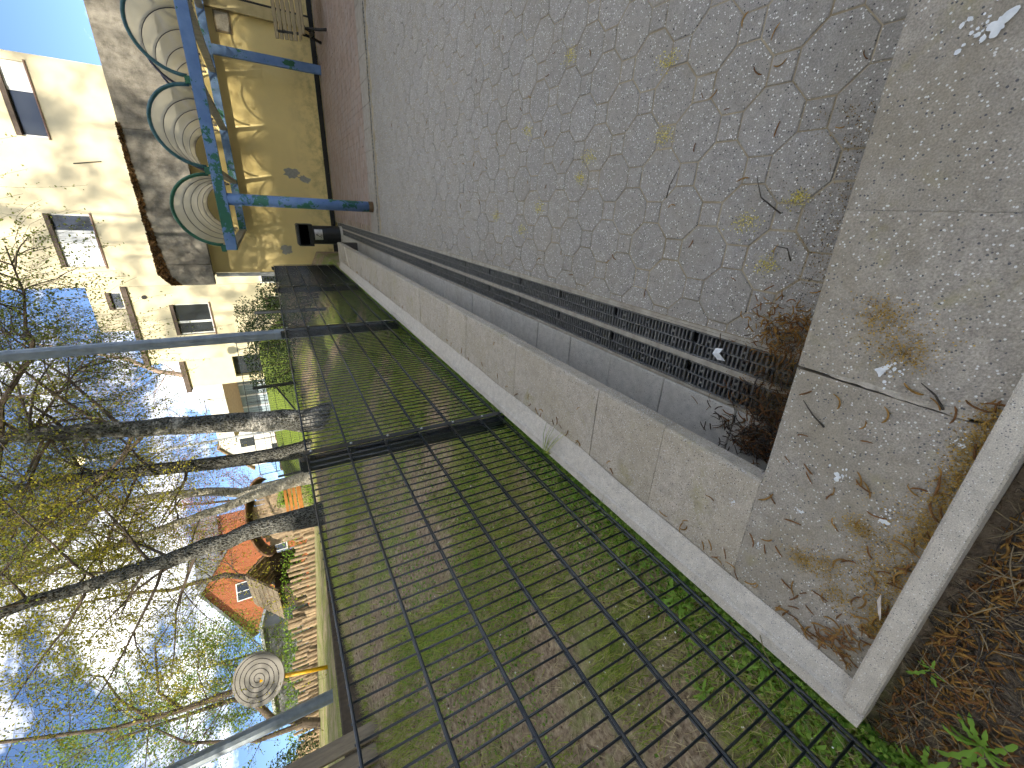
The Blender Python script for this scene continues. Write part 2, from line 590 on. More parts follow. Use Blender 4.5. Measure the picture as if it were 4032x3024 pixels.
# ------------------------------------------------------------------ courtyard floor: octagon pavers
court = link('courtyard_pavement', None)
court['kind'] = 'structure'
court['label'] = 'grey courtyard pavement of octagonal and square concrete pavers'
bed = MB()
bed.box(-0.41, 13, 0.56, 7.0, -0.2, -0.0032)
bed.build('joint_sand', M_sand, court)
PP, SQ = 0.15, 0.0857
a_ = 0.106 - 0.0013
k_ = a_ * math.tan(math.pi / 8)
OCT = [(a_, -k_), (a_, k_), (k_, a_), (-k_, a_), (-a_, k_), (-a_, -k_), (-k_, -a_), (k_, -a_)]
s_ = SQ / 2 - 0.0006
SQR = [(s_, -s_), (s_, s_), (-s_, s_), (-s_, -s_)]
def paver_mesh(poly, name):
    b = MB()
    b.prism(poly, -0.05, 0.0, 0.004)
    return b.mesh(name, M_paver)
oct_me, sq_me = paver_mesh(OCT, 'octagonal_paver'), paver_mesh(SQR, 'square_paver')
def clip_poly(poly, x_min, y_min):
    for ax, lim in ((0, x_min), (1, y_min)):
        out = []
        for k in range(len(poly)):
            a, c = poly[k], poly[(k + 1) % len(poly)]
            ia, ic = a[ax] >= lim, c[ax] >= lim
            if ia:
                out.append(a)
            if ia != ic:
                t_ = (lim - a[ax]) / (c[ax] - a[ax])
                out.append((a[0] + (c[0] - a[0]) * t_, a[1] + (c[1] - a[1]) * t_))
        poly = out
        if len(poly) < 3:
            return None
    return poly
cells = []
X0, Y0 = 0.04, 1.142
XM, YM = -0.398, 0.56
for i in range(-4, 72):
    for j in range(-5, 40):
        x, y = X0 + PP * i, Y0 + PP * j
        is_sq = (i + j) % 2 == 0
        half = 0.043 if is_sq else 0.106
        if x + half < XM + 0.012 or x + half > 10.6 or y + half < YM + 0.012 or y + half > 6.98:
            continue
        cut = x - half < XM or y - half < YM
        cells.append((math.hypot(x, y) * (1 + 0.25 * max(0, x / max(y, 0.3) - 0.35)), x, y, is_sq, cut))
cells.sort()
n_o = n_s = 0
rest = MB()
for dist, x, y, is_sq, cut in cells:
    vis = x < 0.45 * y + 0.75
    nm = 'square_paver' if is_sq else 'octagonal_paver'
    if vis and ((is_sq and n_s < 290) or (not is_sq and n_o < 290)):
        lo_ = (x, y, random.uniform(-0.0022, 0.0016))
        if cut:
            cp = clip_poly([(x + u, y + v) for u, v in (SQR if is_sq else OCT)], XM, YM)
            if cp is None:
                continue
            pm = MB()
            pm.prism([(u - x, v - y) for u, v in cp], -0.05, 0.0, 0.003)
            link(nm, pm.mesh(nm, M_paver), court, lo_)
        else:
            link(nm, sq_me if is_sq else oct_me, court, lo_, (random.uniform(-.004, .004), random.uniform(-.004, .004), 0))
        n_s += is_sq
        n_o += (not is_sq)
    else:
        p = [(x + u, y + v) for u, v in (SQR if is_sq else OCT)]
        if cut:
            p = clip_poly(p, XM, YM)
        if p:
            rest.prism(p, -0.04, random.uniform(-0.002, 0.001), 0.004)
ro = rest.build('distant_paver', M_paver, court)
ro['kind'] = 'stuff'
# cut pieces along the drain and a mortar margin
mar = MB()
mar.box(-0.4135, -0.4005, 0.57, 6.98, -0.05, -0.001)
mar.build('mortar_margin', M_rim, court)

# reddish pavers in front of the porch
porch_floor = link('porch_pavement', None)
porch_floor['kind'] = 'structure'
porch_floor['label'] = 'pinkish brick pavement along the yellow wall'
M_brickp = plain('pink_paver', lin('a08d84'), lin('83736b'), 14, 0.9, bump=0.25, var=0.0)
_t = NT('pink_paver_mix')
_gi = _t.new('ShaderNodeNewGeometry')
_t.color(_t.mix(0.25, _t.ramp(_gi.outputs['Random Per Island'], (0.0, lin('8d7a72')), (0.5, lin('a08c82')), (1.0, lin('9a8f8a'))), _t.ramp(_t.noise(9, 6), (0.3, lin('6c6058')), (0.7, lin('b5a49a')))))
M_brickp = _t.done(0.9)
b = MB()
b.box(-0.41, 13, 7.16, 12.0, -0.2, -0.008)
b.build('joint_sand', M_sand, porch_floor)
b = MB()
bw, bl = 0.1, 0.2
for r in range(0, 44):
    y = 7.62 + r * bw
    if y + bw > 11.98:
        break
    for c in range(0, 62):
        x = -0.42 + c * bl + (0.1 if r % 2 else 0)
        b.box(x + 0.003, x + bl - 0.003, y + 0.003, y + bw - 0.003, -0.05, random.uniform(-0.002, 0.001))
o = b.build('brick_paver', M_brickp, porch_floor)
o['kind'] = 'stuff'
b = MB()
for c in range(46):
    x = -0.42 + c * 0.3
    b.box(x + 0.003, x + 0.297, 7.17, 7.39, -0.05, 0.0)
    b.box(x + 0.003, x + 0.297, 7.396, 7.615, -0.05, -0.001)
o = b.build('border_slab', plain('border_slab', lin('a19c95'), lin('8b857d'), 12, 0.9, bump=0.2), porch_floor)
o['kind'] = 'stuff'
# slot drain across the yard
cross = thing('slot_drain', 'narrow dark slotted drain line crossing the yard before the porch', 'drain', (0, 7.08, 0))
b = MB()
b.box(-0.42, 13, -0.078, -0.04, -0.09, 0.0)
b.box(-0.42, 13, 0.04, 0.078, -0.09, 0.0)
b.build('rim', M_rim, cross)
b = MB()
b.box(-0.42, 13, -0.04, 0.04, -0.09, -0.06)
b.build('trough', M_trough, cross)
b = MB()
for c in range(270):
    x = -0.41 + c * 0.05
    b.box(x, x + 0.022, -0.04, 0.04, -0.03, -0.003)
b.build('slot_bars', M_grate, cross)['kind'] = 'stuff'

# ------------------------------------------------------------------ twin line drain with grates
def drain(xc, label):
    d = thing('drain_channel', label, 'drain', (xc, 0.56, 0), 'twin line drains')
    b = MB()
    L = 11.4
    b.box(-0.0675, -0.056, 0, L, -0.12, 0.001)
    b.box(0.056, 0.0675, 0, L, -0.12, 0.001)
    b.build('rim', M_rim, d)
    b = MB()
    b.box(-0.056, 0.056, 0, L, -0.12, -0.075)
    b.build('trough', M_trough, d)
    return d
g = MB()
GL = 0.5
for x0, x1 in ((-0.0545, -0.047), (-0.0035, 0.0035), (0.047, 0.0545)):
    g.cbox(x0, x1, 0.0015, GL - 0.0015, -0.02, -0.001, 0.0015)
pitch = (GL - 0.02) / 24
for row, (x0, x1) in enumerate(((-0.047, -0.0035), (0.0035, 0.047))):
    off = 0.0 if row == 0 else pitch * 0.5
    for k in range(25):
        y0 = 0.006 + k * pitch + off - (0.004 if k == 0 else 0)
        if y0 > GL - 0.008:
            continue
        w = 0.0088 if k else 0.0105
        if k % 8 == 4:
            g.box(x0 + 0.016, x1 - 0.016, y0 + w, y0 + pitch, -0.018, -0.003)
        g.cbox(x0, x1, y0, min(y0 + w, GL - 0.002), -0.018, -0.0022, 0.0018)
grate_me = g.mesh('grate', M_grate)
for xc, lab in ((-0.6165, 'line drain of dark slotted grates next to the overhanging ledge'), (-0.4815, 'line drain of dark slotted grates next to the octagonal pavers')):
    d = drain(xc, lab)
    for k in range(22):
        link('grate', grate_me, d, (random.uniform(-.001, .001), 0.02 + k * (GL + 0.004), random.uniform(-0.003, -0.001)))

# ------------------------------------------------------------------ floor tiles below the overhang
strip = thing('channel_edge_paving', 'smooth grey slabs between drain and overhanging ledge', 'paving', (0, 0, 0))
b = MB()
b.box(-1.13, -0.686, 0.56, 11.98, -0.2, -0.008)
b.build('mortar_bed', M_sand, strip)
for k in range(31):
    y0 = 0.44 + k * 0.372
    y1 = min(y0 + 0.372, 11.97)
    if y1 - y0 < 0.05:
        break
    t = MB()
    t.cbox(-1.12, -0.69, max(0.565, y0) + 0.002, y1 - 0.002, -0.06, 0.004 + random.uniform(-0.003, 0.003), 0.004)
    t.build('slab', M_tile, strip)

# ------------------------------------------------------------------ concrete ledge, left run
def rounded_slab(x0, x1, y0, y1, z0, z1, r=0.014):
    """slab along Y with a rounded nose on the x1 side"""
    prof = [(x0, z0), (x1 - 0.004, z0), (x1, z0 + 0.006)]
    for k in range(5):
        a = math.pi / 2 * k / 4
        prof.append((x1 - r + r * math.cos(a), z1 - r + r * math.sin(a)))
    prof.append((x0, z1))
    n = len(prof)
    mb = MB()
    vs = [(x, y0, z) for x, z in prof] + [(x, y1, z) for x, z in prof]
    fs = [tuple(range(n)), tuple(range(2 * n - 1, n - 1, -1))]
    for i in range(n):
        j = (i + 1) % n
        fs.append((i, i + n, j + n, j))
    return mb.add(vs, fs)
LZ = 0.37
ledge = thing('concrete_ledge', 'long brownish concrete ledge of slabs overhanging the drain beside the fence', 'ledge', (0, 0, 0))
y = 0.4855
k = 0
while y < 9.15:
    y1 = min(y + 0.3725, 9.19)
    dz = random.uniform(-0.002, 0.002)
    s = rounded_slab(-1.15, -0.709 + random.uniform(-0.002, 0.002), y + (0.0014 if k else 0.0), y1 - 0.0008, LZ - 0.075, LZ + dz)
    if k == 0:
        s.v = [(vx, 0.5148 + 0.0345 * vx, vz) if abs(vy - y) < 1e-6 else (vx, vy, vz) for vx, vy, vz in s.v]
    s.build('slab', M_ledge, ledge)
    y = y1
    k += 1
b = MB()
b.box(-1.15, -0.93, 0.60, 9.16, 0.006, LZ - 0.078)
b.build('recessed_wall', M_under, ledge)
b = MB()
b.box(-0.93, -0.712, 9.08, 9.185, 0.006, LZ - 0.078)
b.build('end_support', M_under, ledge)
# pale drip of mortar near the far end
b = MB()
b.add([(-1.07, 7.9, LZ + .0035), (-1.0, 7.98, LZ + .0035), (-0.72, 8.22, LZ + .0035), (-0.72, 8.36, LZ + .0035), (-1.0, 8.1, LZ + .0035)], [(0, 1, 2, 3, 4)])
b.build('mortar_smear', plain('pale_mortar', lin('d8d2c6'), lin('c5bfb2'), 30, 0.9), ledge)

# ------------------------------------------------------------------ concrete ledge, front run (slightly out of square)
fledge = thing('front_concrete_ledge', 'broad grey concrete slabs with pale chips across the foreground', 'ledge', (0, 0, 0))
ROTF = 0.026
def fpt(x, d):
    """x along, d = distance in from the outer kerb's inner edge"""
    yb = 0.133 + 0.0157 * x
    return (x, yb + d * (1 + 0.05 * x))
def front_slab(xa, xb, name='slab', dz=0.0):
    nose = lambda x: 0.5135 + 0.0345 * x
    back = lambda x: 0.118 + 0.0157 * x
    prof = []
    mb = MB()
    r = 0.012 if xa > -1.0 else 0.0006
    secs = []
    for x in (xa, xb):
        n_, bk = nose(x), back(x)
        p = [(bk, LZ - 0.075), (n_ - 0.004, LZ - 0.075), (n_, LZ - 0.069)]
        for q in range(5):
            a = math.pi / 2 * q / 4
            p.append((n_ - r + r * math.cos(a), LZ - r + r * math.sin(a) + dz))
        p.append((bk, LZ + dz))
        secs.append([(x, yy, zz) for yy, zz in p])
    n = len(secs[0])
    vs = secs[0] + secs[1]
    fs = [tuple(range(n - 1, -1, -1)), tuple(range(n, 2 * n))]
    for i in range(n):
        j = (i + 1) % n
        fs.append((i, j, j + n, i + n))
    mb.add(vs, fs)
    return mb.build(name, M_front, fledge)
xs = [-1.1465, -0.712, -0.335, 0.05, 0.44, 0.83, 1.22]
for q in range(len(xs) - 1):
    gap = 0.008 if abs(xs[q + 1] + 0.335) < 1e-6 else 0.0003
    front_slab(xs[q] + 0.0003, xs[q + 1] - gap, dz=(0.0, 0.0, 0.001, -0.001, 0.002, 0.0)[q])
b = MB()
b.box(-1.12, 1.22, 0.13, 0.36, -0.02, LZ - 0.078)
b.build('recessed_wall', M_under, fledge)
# crumbling mortar in the open seam
M_mort = plain('crumbled_mortar', lin('bdb6aa'), lin('9b9386'), 60, 0.95, bump=0.6, bscale=160)
b = MB()
pts_l, pts_r = [], []
for q in range(14):
    t_ = q / 13
    yy = 0.165 + 0.255 * t_
    w = 0.008 * (1 - t_) ** 0.8 + 0.0035 + random.uniform(-0.0018, 0.0018)
    xx = -0.334 + random.uniform(-0.0012, 0.0012)
    pts_l.append((xx - w * 0.7, yy, LZ + 0.0022))
    pts_r.append((xx + w, yy, LZ + 0.0022))
n = len(pts_l)
b.add(pts_l + pts_r, [(q, q + n, q + n + 1, q + 1) for q in range(n - 1)])
b.build('mortar_joint', M_mort, fledge)

# ------------------------------------------------------------------ edging kerbs
kerb = thing('edging_kerb', 'pale concrete edging stones running under the mesh fence', 'kerb', (0, 0, 0))
KZ = 0.41
y = 0.062
L = 1.0
while y < 8.9:
    y1 = min(y + L, 9.0)
    prof = [(-1.20, 0.15), (-1.1475, 0.15), (-1.1475, KZ - 0.012), (-1.157, KZ), (-1.195, KZ), (-1.20, KZ - 0.005)]
    n = len(prof)
    mb = MB()
    e = 0.0015
    vs = [(px + random.uniform(-.0004, .0004), y + e, pz) for px, pz in prof] + [(px, y1 - e, pz) for px, pz in prof]
    fs = [tuple(range(n)), tuple(range(2 * n - 1, n - 1, -1))] + [(i, i + n, (i + 1) % n + n, (i + 1) % n) for i in range(n)]
    mb.add(vs, fs)
    mb.build('edging_stone', M_kerb, kerb)
    y = y1
mb = MB()   # mortar fillet against the ledge
vs, N = [], 46
for q in range(N):
    yy = 0.112 + (8.95 - 0.112) * q / (N - 1)
    w = 0.045 + 0.05 * min(1, yy / 1.3) + random.uniform(-0.006, 0.006)
    vs += [(-1.1475, yy, KZ - 0.010), (-1.1475 + w * 0.5, yy, LZ + 0.016), (-1.1475 + w, yy, LZ + 0.0028)]
fs = []
for q in range(N - 1):
    for c in (0, 1):
        fs.append((q * 3 + c, q * 3 + c + 1, q * 3 + 4 + c, q * 3 + 3 + c))
mb.add(vs, fs)
mb.build('mortar_fillet', M_kerb, kerb, smooth=True)

fkerb = thing('front_edging_kerb', 'pale edging stone beside the bare soil at the ledge corner', 'kerb', (0, 0, 0))
def front_kerb(xa, xb):
    mb = MB()
    o_ = lambda x: 0.083 + 0.0165 * x
    i_ = lambda x: 0.132 + 0.0157 * x
    vs = []
    for x in (xa, xb):
        vs += [(x, o_(x), 0.1), (x, o_(x), KZ - 0.006), (x, o_(x) + 0.005, KZ), (x, i_(x) - 0.005, KZ), (x, i_(x), KZ - 0.006), (x, i_(x), 0.1)]
    fs = [(5, 4, 3, 2, 1, 0), tuple(range(6, 12))] + [(i, (i + 1) % 6, (i + 1) % 6 + 6, i + 6) for i in range(6)]
    mb.add(vs, fs)
    mb.build('edging_stone', M_kerb, fkerb)
front_kerb(-1.1455, -0.205)

# ------------------------------------------------------------------ mesh fence
fence = thing('mesh_fence', 'dark grey double wire mesh fence along the pale edging kerb', 'fence', (0, 0, 0))
FX = -1.232
POSTS = [-0.47, 2.08, 4.67, 7.22, 9.76]
WZ = [1.555 - 0.2 * k for k in range(6)] + [0.418]
def rod(length, r, n=6, axis_='y'):
    mb = MB()
    if axis_ == 'y':
        mb.tube([(0, 0, 0), (0, length, 0)], r, n)
    else:
        mb.tube([(0, 0, 0), (0, 0, length)], r, n)
    return mb
vert_me = rod(1.565 - 0.405, 0.0036, 6, 'z').mesh('vertical_wire', M_fence, True)
for p in range(4):
    y0, y1 = POSTS[p] + 0.012, POSTS[p + 1] - 0.012
    pan = link('panel', None, fence, (FX, y0, 0))
    Ln = y1 - y0
    hb = MB()
    hb.tube([(-0.008, 0, 0), (-0.008, Ln, 0)], 0.0045, 8)
    hb.tube([(0.008, 0, 0), (0.008, Ln, 0)], 0.0045, 8)
    hme = hb.mesh('horizontal_double_wire', M_fence, True)
    for z in WZ:
        link('horizontal_double_wire', hme, pan, (0, 0, z))
    nb = int(Ln / 0.05)
    for q in range(nb + 1):
        link('vertical_wire', vert_me, pan, (0, 0.5 * (Ln - nb * 0.05) + q * 0.05, 0.403))
bolt = MB()
bolt.tube([(0, 0, 0), (0.004, 0, 0), (0.007, 0, 0)], [0.0075, 0.0075, 0.004], 8)
bolt_me = bolt.mesh('bolt', M_bolt, True)
for yp in POSTS[1:]:
    post = MB()
    # tube post with grooved face
    post.box(-0.085, -0.019, -0.028, 0.028, 0.2, 1.585)
    post.box(-0.0195, -0.0165, -0.0195, -0.007, 0.21, 1.575)
    post.box(-0.0195, -0.0165, 0.007, 0.0195, 0.21, 1.575)
    po = post.build('post', M_fence, fence, loc=(FX, yp, 0))
    c = MB()
    c.cbox(0.0125, 0.0175, -0.020, 0.020, 0.40, 1.575, 0.0015)
    c.build('cover_strip', M_fence, po)
    c = MB()
    c.cbox(-0.079, -0.0145, -0.025, 0.025, 1.5855, 1.598, 0.003)
    c.build('cap', M_fence, po)
    for z in WZ:
        link('bolt', bolt_me, po, (0.0176, 0.0, z - 0.022))
        c = MB()
        c.box(-0.016, 0.004, -0.034, -0.0215, z - 0.034, z - 0.012)
        c.build('clamp', M_fence, po)

# ------------------------------------------------------------------ yellow porch building with concrete fascia
def wall_mat(name, c1, c2, stain, stain_z=None, patchy=0.35, bump=0.25):
    t = NT(name)
    col = t.ramp(t.noise(2.2, 6, 0.6), (0.3, c1), (0.7, c2))
    st = t.ramp(t.noise(1.3, 7, 0.7, stretch=(1, 1, 0.5)), (0.5, 0.0), (0.75, patchy))
    col = t.mix(st, col, stain)
    if stain_z is not None:
        sp = t.new('ShaderNodeSeparateXYZ')
        t.l.new(t.coord(), sp.inputs['Vector'])
        mr = t.new('ShaderNodeMapRange')
        t.l.new(sp.outputs['Z'], mr.inputs['Value'])
        mr.inputs['From Min'].default_value = stain_z[0]
        mr.inputs['From Max'].default_value = stain_z[1]
        mr.inputs['To Min'].default_value = 1
        mr.inputs['To Max'].default_value = 0
        algae = t.math('MULTIPLY', mr.outputs[0], t.ramp(t.noise(3.5, 7, 0.7), (0.45, 0.0), (0.7, 0.8)))
        col = t.mix(algae, col, lin('6f6a48'))
    t.color(col)
    t.bump(t.noise(70, 6, 0.7), bump, 0.01)
    return t.done(0.9, 0, 0.2)
M_yellow = wall_mat('yellow_render', lin('f2dc9c'), lin('ead498'), lin('d6c794'), (0.15, 0.75))
M_cream = wall_mat('cream_render', lin('d8ccab'), lin('cfc3a2'), lin('c4bba2'), None, 0.3)
M_whitewall = plain('white_render', lin('dcd8cd'), lin('cfcbc0'), 3, 0.85)
M_dark = plain('dark_skirting', lin('2c2a28'), lin('201f1d'), 10, 0.8)
M_white = plain('white_frame', lin('e8e8e4'), lin('d8d8d4'), 10, 0.5)
M_browntrim = plain('brown_trim', lin('5a4a3c'), lin('463a30'), 10, 0.7)
t = NT('weathered_fascia')
_c = t.ramp(t.noise(6, 8, 0.75), (0.3, lin('5c5850')), (0.55, lin('8c877c')), (0.8, lin('a49e92')))
_s = t.ramp(t.noise(1.1, 6, 0.7, stretch=(1.5, 1.5, 0.35)), (0.42, 0.0), (0.66, 0.75))
_c = t.mix(_s, _c, lin('4b4740'))
t.color(_c)
t.bump(t.noise(40, 7, 0.75), 0.6, 0.02)
M_fascia = t.done(0.95)
M_moss = plain('roof_moss', lin('4f3620'), lin('2f2317'), 25, 1.0, bump=1.0, bscale=60)

porch = thing('porch_building', 'pale yellow single storey porch with weathered grey concrete roof edge', 'building', (0, 0, 0))
b = MB()
b.box(-1.66, 9.0, 12.0, 23.9, -0.1, 2.86)
b.build('wall', M_yellow, porch)
b = MB()
b.box(-1.662, 9.0, 11.985, 12.0, 0.004, 0.11)
b.build('skirting', M_dark, porch)
roof = MB()
for xa, xb in ((-1.84, -1.40), (-1.392, 1.10), (1.108, 3.9), (3.908, 9.2)):
    top = 3.70
    if xa < -1.8:
        poly = [(xa, 2.77), (xb, 2.77), (xb, top), (-1.60, top), (xa, top - 0.2)]
    else:
        poly = [(xa, 2.77), (xb, 2.77), (xb, top), (xa, top)]
    n = len(poly)
    mb = MB()
    mb.add([(px, 11.40, pz) for px, pz in poly] + [(px, 11.62, pz) for px, pz in poly], [tuple(range(n)), tuple(range(2 * n - 1, n - 1, -1))] + [(i, i + n, (i + 1) % n + n, (i + 1) % n) for i in range(n)])
    mb.build('fascia_panel', M_fascia, porch)
roof.box(-1.82, 9.2, 11.63, 24.0, 2.87, 3.45)
rf = roof.build('roof', M_fascia, porch)
mr_ = np.random.default_rng(77)
nm_ = 5200
mx_ = -1.82 + 3.0 * mr_.random(nm_) ** 1.7
mt_ = np.where(mx_ > -1.6, 3.70, 3.70 - (-1.6 - mx_) * 0.83)
mw_ = 0.06 + 0.22 * np.clip((0.9 - mx_) / 2.7, 0, 1) * vnoise(mx_, mx_ * 0, 5, 3)
mz_ = mt_ + 0.03 - mw_ * mr_.random(nm_) ** 1.5
my_ = 11.40 - 0.025 * mr_.random(nm_) + (mr_.random(nm_) < 0.4) * 0.2 * mr_.random(nm_)
mz_ = np.where(my_ > 11.41, mt_ + 0.025 * mr_.random(nm_), mz_)
V, F = leaf_quads(np.stack([mx_, my_, mz_], 1), 0.05, 0.2, 0.8, mr_)
link('moss', big_mesh('moss', V, F, leaf_mat('roof_moss', lin('3a2c1c'), lin('7a5a34'), 0.05)), rf)['kind'] = 'stuff'
b = MB()
b.tube([(-1.70, 11.93, 0.2), (-1.70, 11.93, 2.76)], 0.045, 10)
b.build('downpipe', plain('pale_pipe', lin('cfd2d2'), lin('bfc2c2'), 8, 0.5), porch)
# plaster patches, notice board, door recess
M_plaster = plain('bare_plaster', lin('a8a79f'), lin('96958d'), 22, 0.9)
def blob(cx, cz, rx, rz, seed, y, n=22, tilt=0.0):
    r_ = random.Random(seed)
    pts = []
    for k in range(n):
        a = 2 * math.pi * k / n
        s = 1 + r_.uniform(-0.28, 0.22)
        u, v = rx * s * math.cos(a), rz * s * math.sin(a)
        pts.append((cx + u * math.cos(tilt) - v * math.sin(tilt), y, cz + u * math.sin(tilt) + v * math.cos(tilt)))
    return pts
b = MB()
pts = blob(0.62, 0.86, 0.11, 0.17, 3, 11.996)
b.add(pts, [tuple(range(len(pts)))])
pts = blob(0.50, 0.58, 0.075, 0.14, 8, 11.9955, tilt=-0.3)
b.add(pts, [tuple(range(len(pts)))])
b.build('bare_plaster_patch', M_plaster, porch)
b = MB()
pts = blob(-1.13, 1.20, 0.11, 0.13, 5, 11.996)
b.add(pts, [tuple(range(len(pts)))])
b.build('bare_plaster_patch', M_plaster, porch)
nb_ = MB()
nb_.box(3.08, 3.44, 11.955, 11.999, 1.58, 1.86)
no = nb_.build('notice_frame', plain('bronze_frame', lin('8d7c5c'), lin('6f6148'), 20, 0.5), porch)
nb_ = MB()
nb_.box(3.11, 3.41, 11.945, 11.954, 1.61, 1.83)
nb_.build('notice_sheet', plain('faded_notice', lin('a9a396'), lin('8d877b'), 40, 0.4), no)
nb_ = MB()
nb_.box(3.45, 3.62, 11.90, 11.999, 0.11, 2.0)
nb_.box(3.62, 3.66, 11.92, 11.999, 0.11, 2.0)
nb_.build('door_jamb', plain('jamb', lin('c9b888'), lin('b5a577'), 10, 0.8), porch)
nb_ = MB()
nb_.box(3.662, 3.70, 11.93, 11.999, 0.11, 2.0)
nb_.build('door_gap', M_dark, porch)

# ------------------------------------------------------------------ blue canopy with barrel vault roofs
t = NT('flaking_blue_paint')
_bl = t.ramp(t.noise(5, 6, 0.6), (0.3, lin('5577ab')), (0.7, lin('6f8fbe')))
_sp = t.new('ShaderNodeSeparateXYZ')
t.l.new(t.coord(), _sp.inputs['Vector'])
_mr = t.new('ShaderNodeMapRange')
t.l.new(_sp.outputs['X'], _mr.inputs['Value'])
_mr.inputs['From Min'].default_value = -0.7
_mr.inputs['From Max'].default_value = 1.6
_mr.inputs['To Min'].default_value = 0.12
_mr.inputs['To Max'].default_value = 0.0
_fl = t.math('ADD', t.noise(4.2, 8, 0.72), _mr.outputs[0])
t.color(t.mix(t.ramp(_fl, (0.585, 0.0), (0.60, 1.0)), _bl, lin('2c6a58')))
M_blue = t.done(0.55)
M_green = plain('green_paint', lin('2f6b52'), lin('255844'), 12, 0.6)
M_rib = plain('dark_violet_rib', lin('4a4a5e'), lin('3a3b4a'), 10, 0.5)
t = NT('yellowed_acrylic')
t.color(t.ramp(t.noise(3, 6), (0.3, lin('dcd8c4')), (0.7, lin('c9c6b4'))))
t.b.inputs['Roughness'].default_value = 0.35
_tl = t.new('ShaderNodeBsdfTranslucent')
_tl.inputs['Color'].default_value = lin('efe6c8')
_tp = t.new('ShaderNodeBsdfTransparent')
_tp.inputs['Color'].default_value = lin('eeece0')
_m1 = t.new('ShaderNodeMixShader')
_m1.inputs['Fac'].default_value = 0.6
t.l.new(t.b.outputs[0], _m1.inputs[1])
t.l.new(_tl.outputs[0], _m1.inputs[2])
_m2 = t.new('ShaderNodeMixShader')
_m2.inputs['Fac'].default_value = 0.5
t.l.new(_m1.outputs[0], _m2.inputs[1])
t.l.new(_tp.outputs[0], _m2.inputs[2])
t.l.new(_m2.outputs[0], t.out.inputs['Surface'])
M_acryl = t.m

canopy = thing('canopy', 'blue painted steel canopy with three clear barrel vault roofs', 'canopy', (0, 0, 0))
BZ0, BZ1 = 1.98, 2.115
b = MB()
b.cbox(-0.70, 5.4, 7.33, 7.47, BZ0, BZ1, 0.006)
b.build('front_beam', M_blue, canopy)
b = MB()
b.cbox(-0.70, 5.4, 11.70, 11.76, BZ0, 2.12, 0.006)
b.cbox(-0.70, 5.4, 11.765, 11.84, BZ0 - 0.001, 2.121, 0.006)
b.build('rear_beam', M_blue, canopy)
XB = [-0.68, 0.32, 1.33, 2.34, 3.35, 4.36]
M_grime = plain('grimy_grey_paint', lin('9a9a92'), lin('7c7c76'), 9, 0.6)
for x in XB:
    b = MB()
    b.box(x - 0.03, x + 0.03, 7.475, 11.695, BZ0 + 0.01, BZ1 - 0.012)
    b.build('cross_beam', M_grime, canopy)
    b = MB()
    b.cbox(x - 0.045, x + 0.045, 7.36, 7.45, BZ1 + 0.0005, BZ1 + 0.06, 0.004)
    b.build('bracket', M_green, canopy)
for px, py, r in ((-0.02, 7.4, 0.078), (2.70, 7.42, 0.078)):
    b = MB()
    b.tube([(px, py, 0.0), (px, py, BZ0 - 0.001)], r, 24)
    p_ = b.build('post', M_blue, canopy, smooth=False)
    for f_ in p_.data.polygons:
        f_.use_smooth = len(f_.vertices) == 4
    b = MB()
    b.tube([(px, py, 0.001), (px, py, 0.05), (px, py, 0.07)], [r + 0.004, r + 0.004, r + 0.0015], 20)
    b.build('rusty_foot', plain('rust', lin('6b4a30'), lin('4f4a36'), 30, 0.9), p_)
b = MB()
b.cbox(2.61, 2.78, 11.62, 11.698, 0.0, BZ0 - 0.001, 0.006)
b.build('wall_post', M_blue, canopy)
b = MB()
pts = blob(2.70, 0.62, 0.06, 0.12, 21, 11.616)
b.add(pts, [tuple(range(len(pts)))])
b.build('flaked_green_patch', M_green, canopy)
SPR = BZ1 + 0.03
NARC = 20
def arc_pts(x0, x1, y, inset=0.0):
    cx, R = (x0 + x1) / 2, (x1 - x0) / 2 - 0.045 - inset
    return [(cx - R * math.cos(math.pi * k / NARC), y, SPR + R * 1.06 * math.sin(math.pi * k / NARC)) for k in range(NARC + 1)]
for q in range(len(XB) - 1):
    x0, x1 = XB[q], XB[q + 1]
    v = link('vault', None, canopy)
    ys = [7.40, 8.26, 9.12, 9.98, 10.84, 11.68]
    sk = MB()
    ya, yb = 7.40, 11.68
    p0, p1 = arc_pts(x0, x1, ya, 0.012), arc_pts(x0, x1, yb, 0.012)
    n = NARC + 1
    sk.add(p0 + p1, [(k, k + 1, k + 1 + n, k + n) for k in range(NARC)])
    sk.build('acrylic_shell', M_acryl, v, smooth=True)
    for w, yy in enumerate(ys):
        rb = MB()
        rb.tube(arc_pts(x0, x1, yy), 0.018 if w else 0.022, 8)
        rb.build('hoop', M_green if w == 0 and q == 0 else (M_rib if w else plain('blue_green_paint', lin('3c6672'), lin('2d5a58'), 9, 0.5)), v, smooth=True)

# ------------------------------------------------------------------ litter bin
binx, biny = -0.70, 11.05
lb = thing('litter_bin', 'black hooded litter bin with a silver label against the yellow wall', 'bin', (binx, biny, 0))
M_binb = plain('black_plastic', lin('24262a'), lin('1b1d20'), 8, 0.45)
b = MB()
b.tube([(0, 0, 0.0), (0, 0, 0.055)], 0.208, 32)
b.build('pale_base_ring', plain('pale_base', lin('c9c7c0'), lin('a9a69e'), 40, 0.8), lb)
b = MB()
b.tube([(0, 0, 0.055), (0, 0, 0.07), (0, 0, 0.66)], [0.198, 0.206, 0.206], 32)
bd = b.build('body', M_binb, lb)
b = MB()   # hood: box-like head with an open mouth towards the yard
W_, D_ = 0.235, 0.235
b.box(-W_, W_, 0.10, D_, 0.66, 0.93)
b.box(-W_, -W_ + 0.02, -D_, 0.10, 0.66, 0.93)
b.box(W_ - 0.02, W_, -D_, 0.10, 0.66, 0.93)
b.box(-W_, W_, -D_ - 0.0, 0.10, 0.655, 0.665)
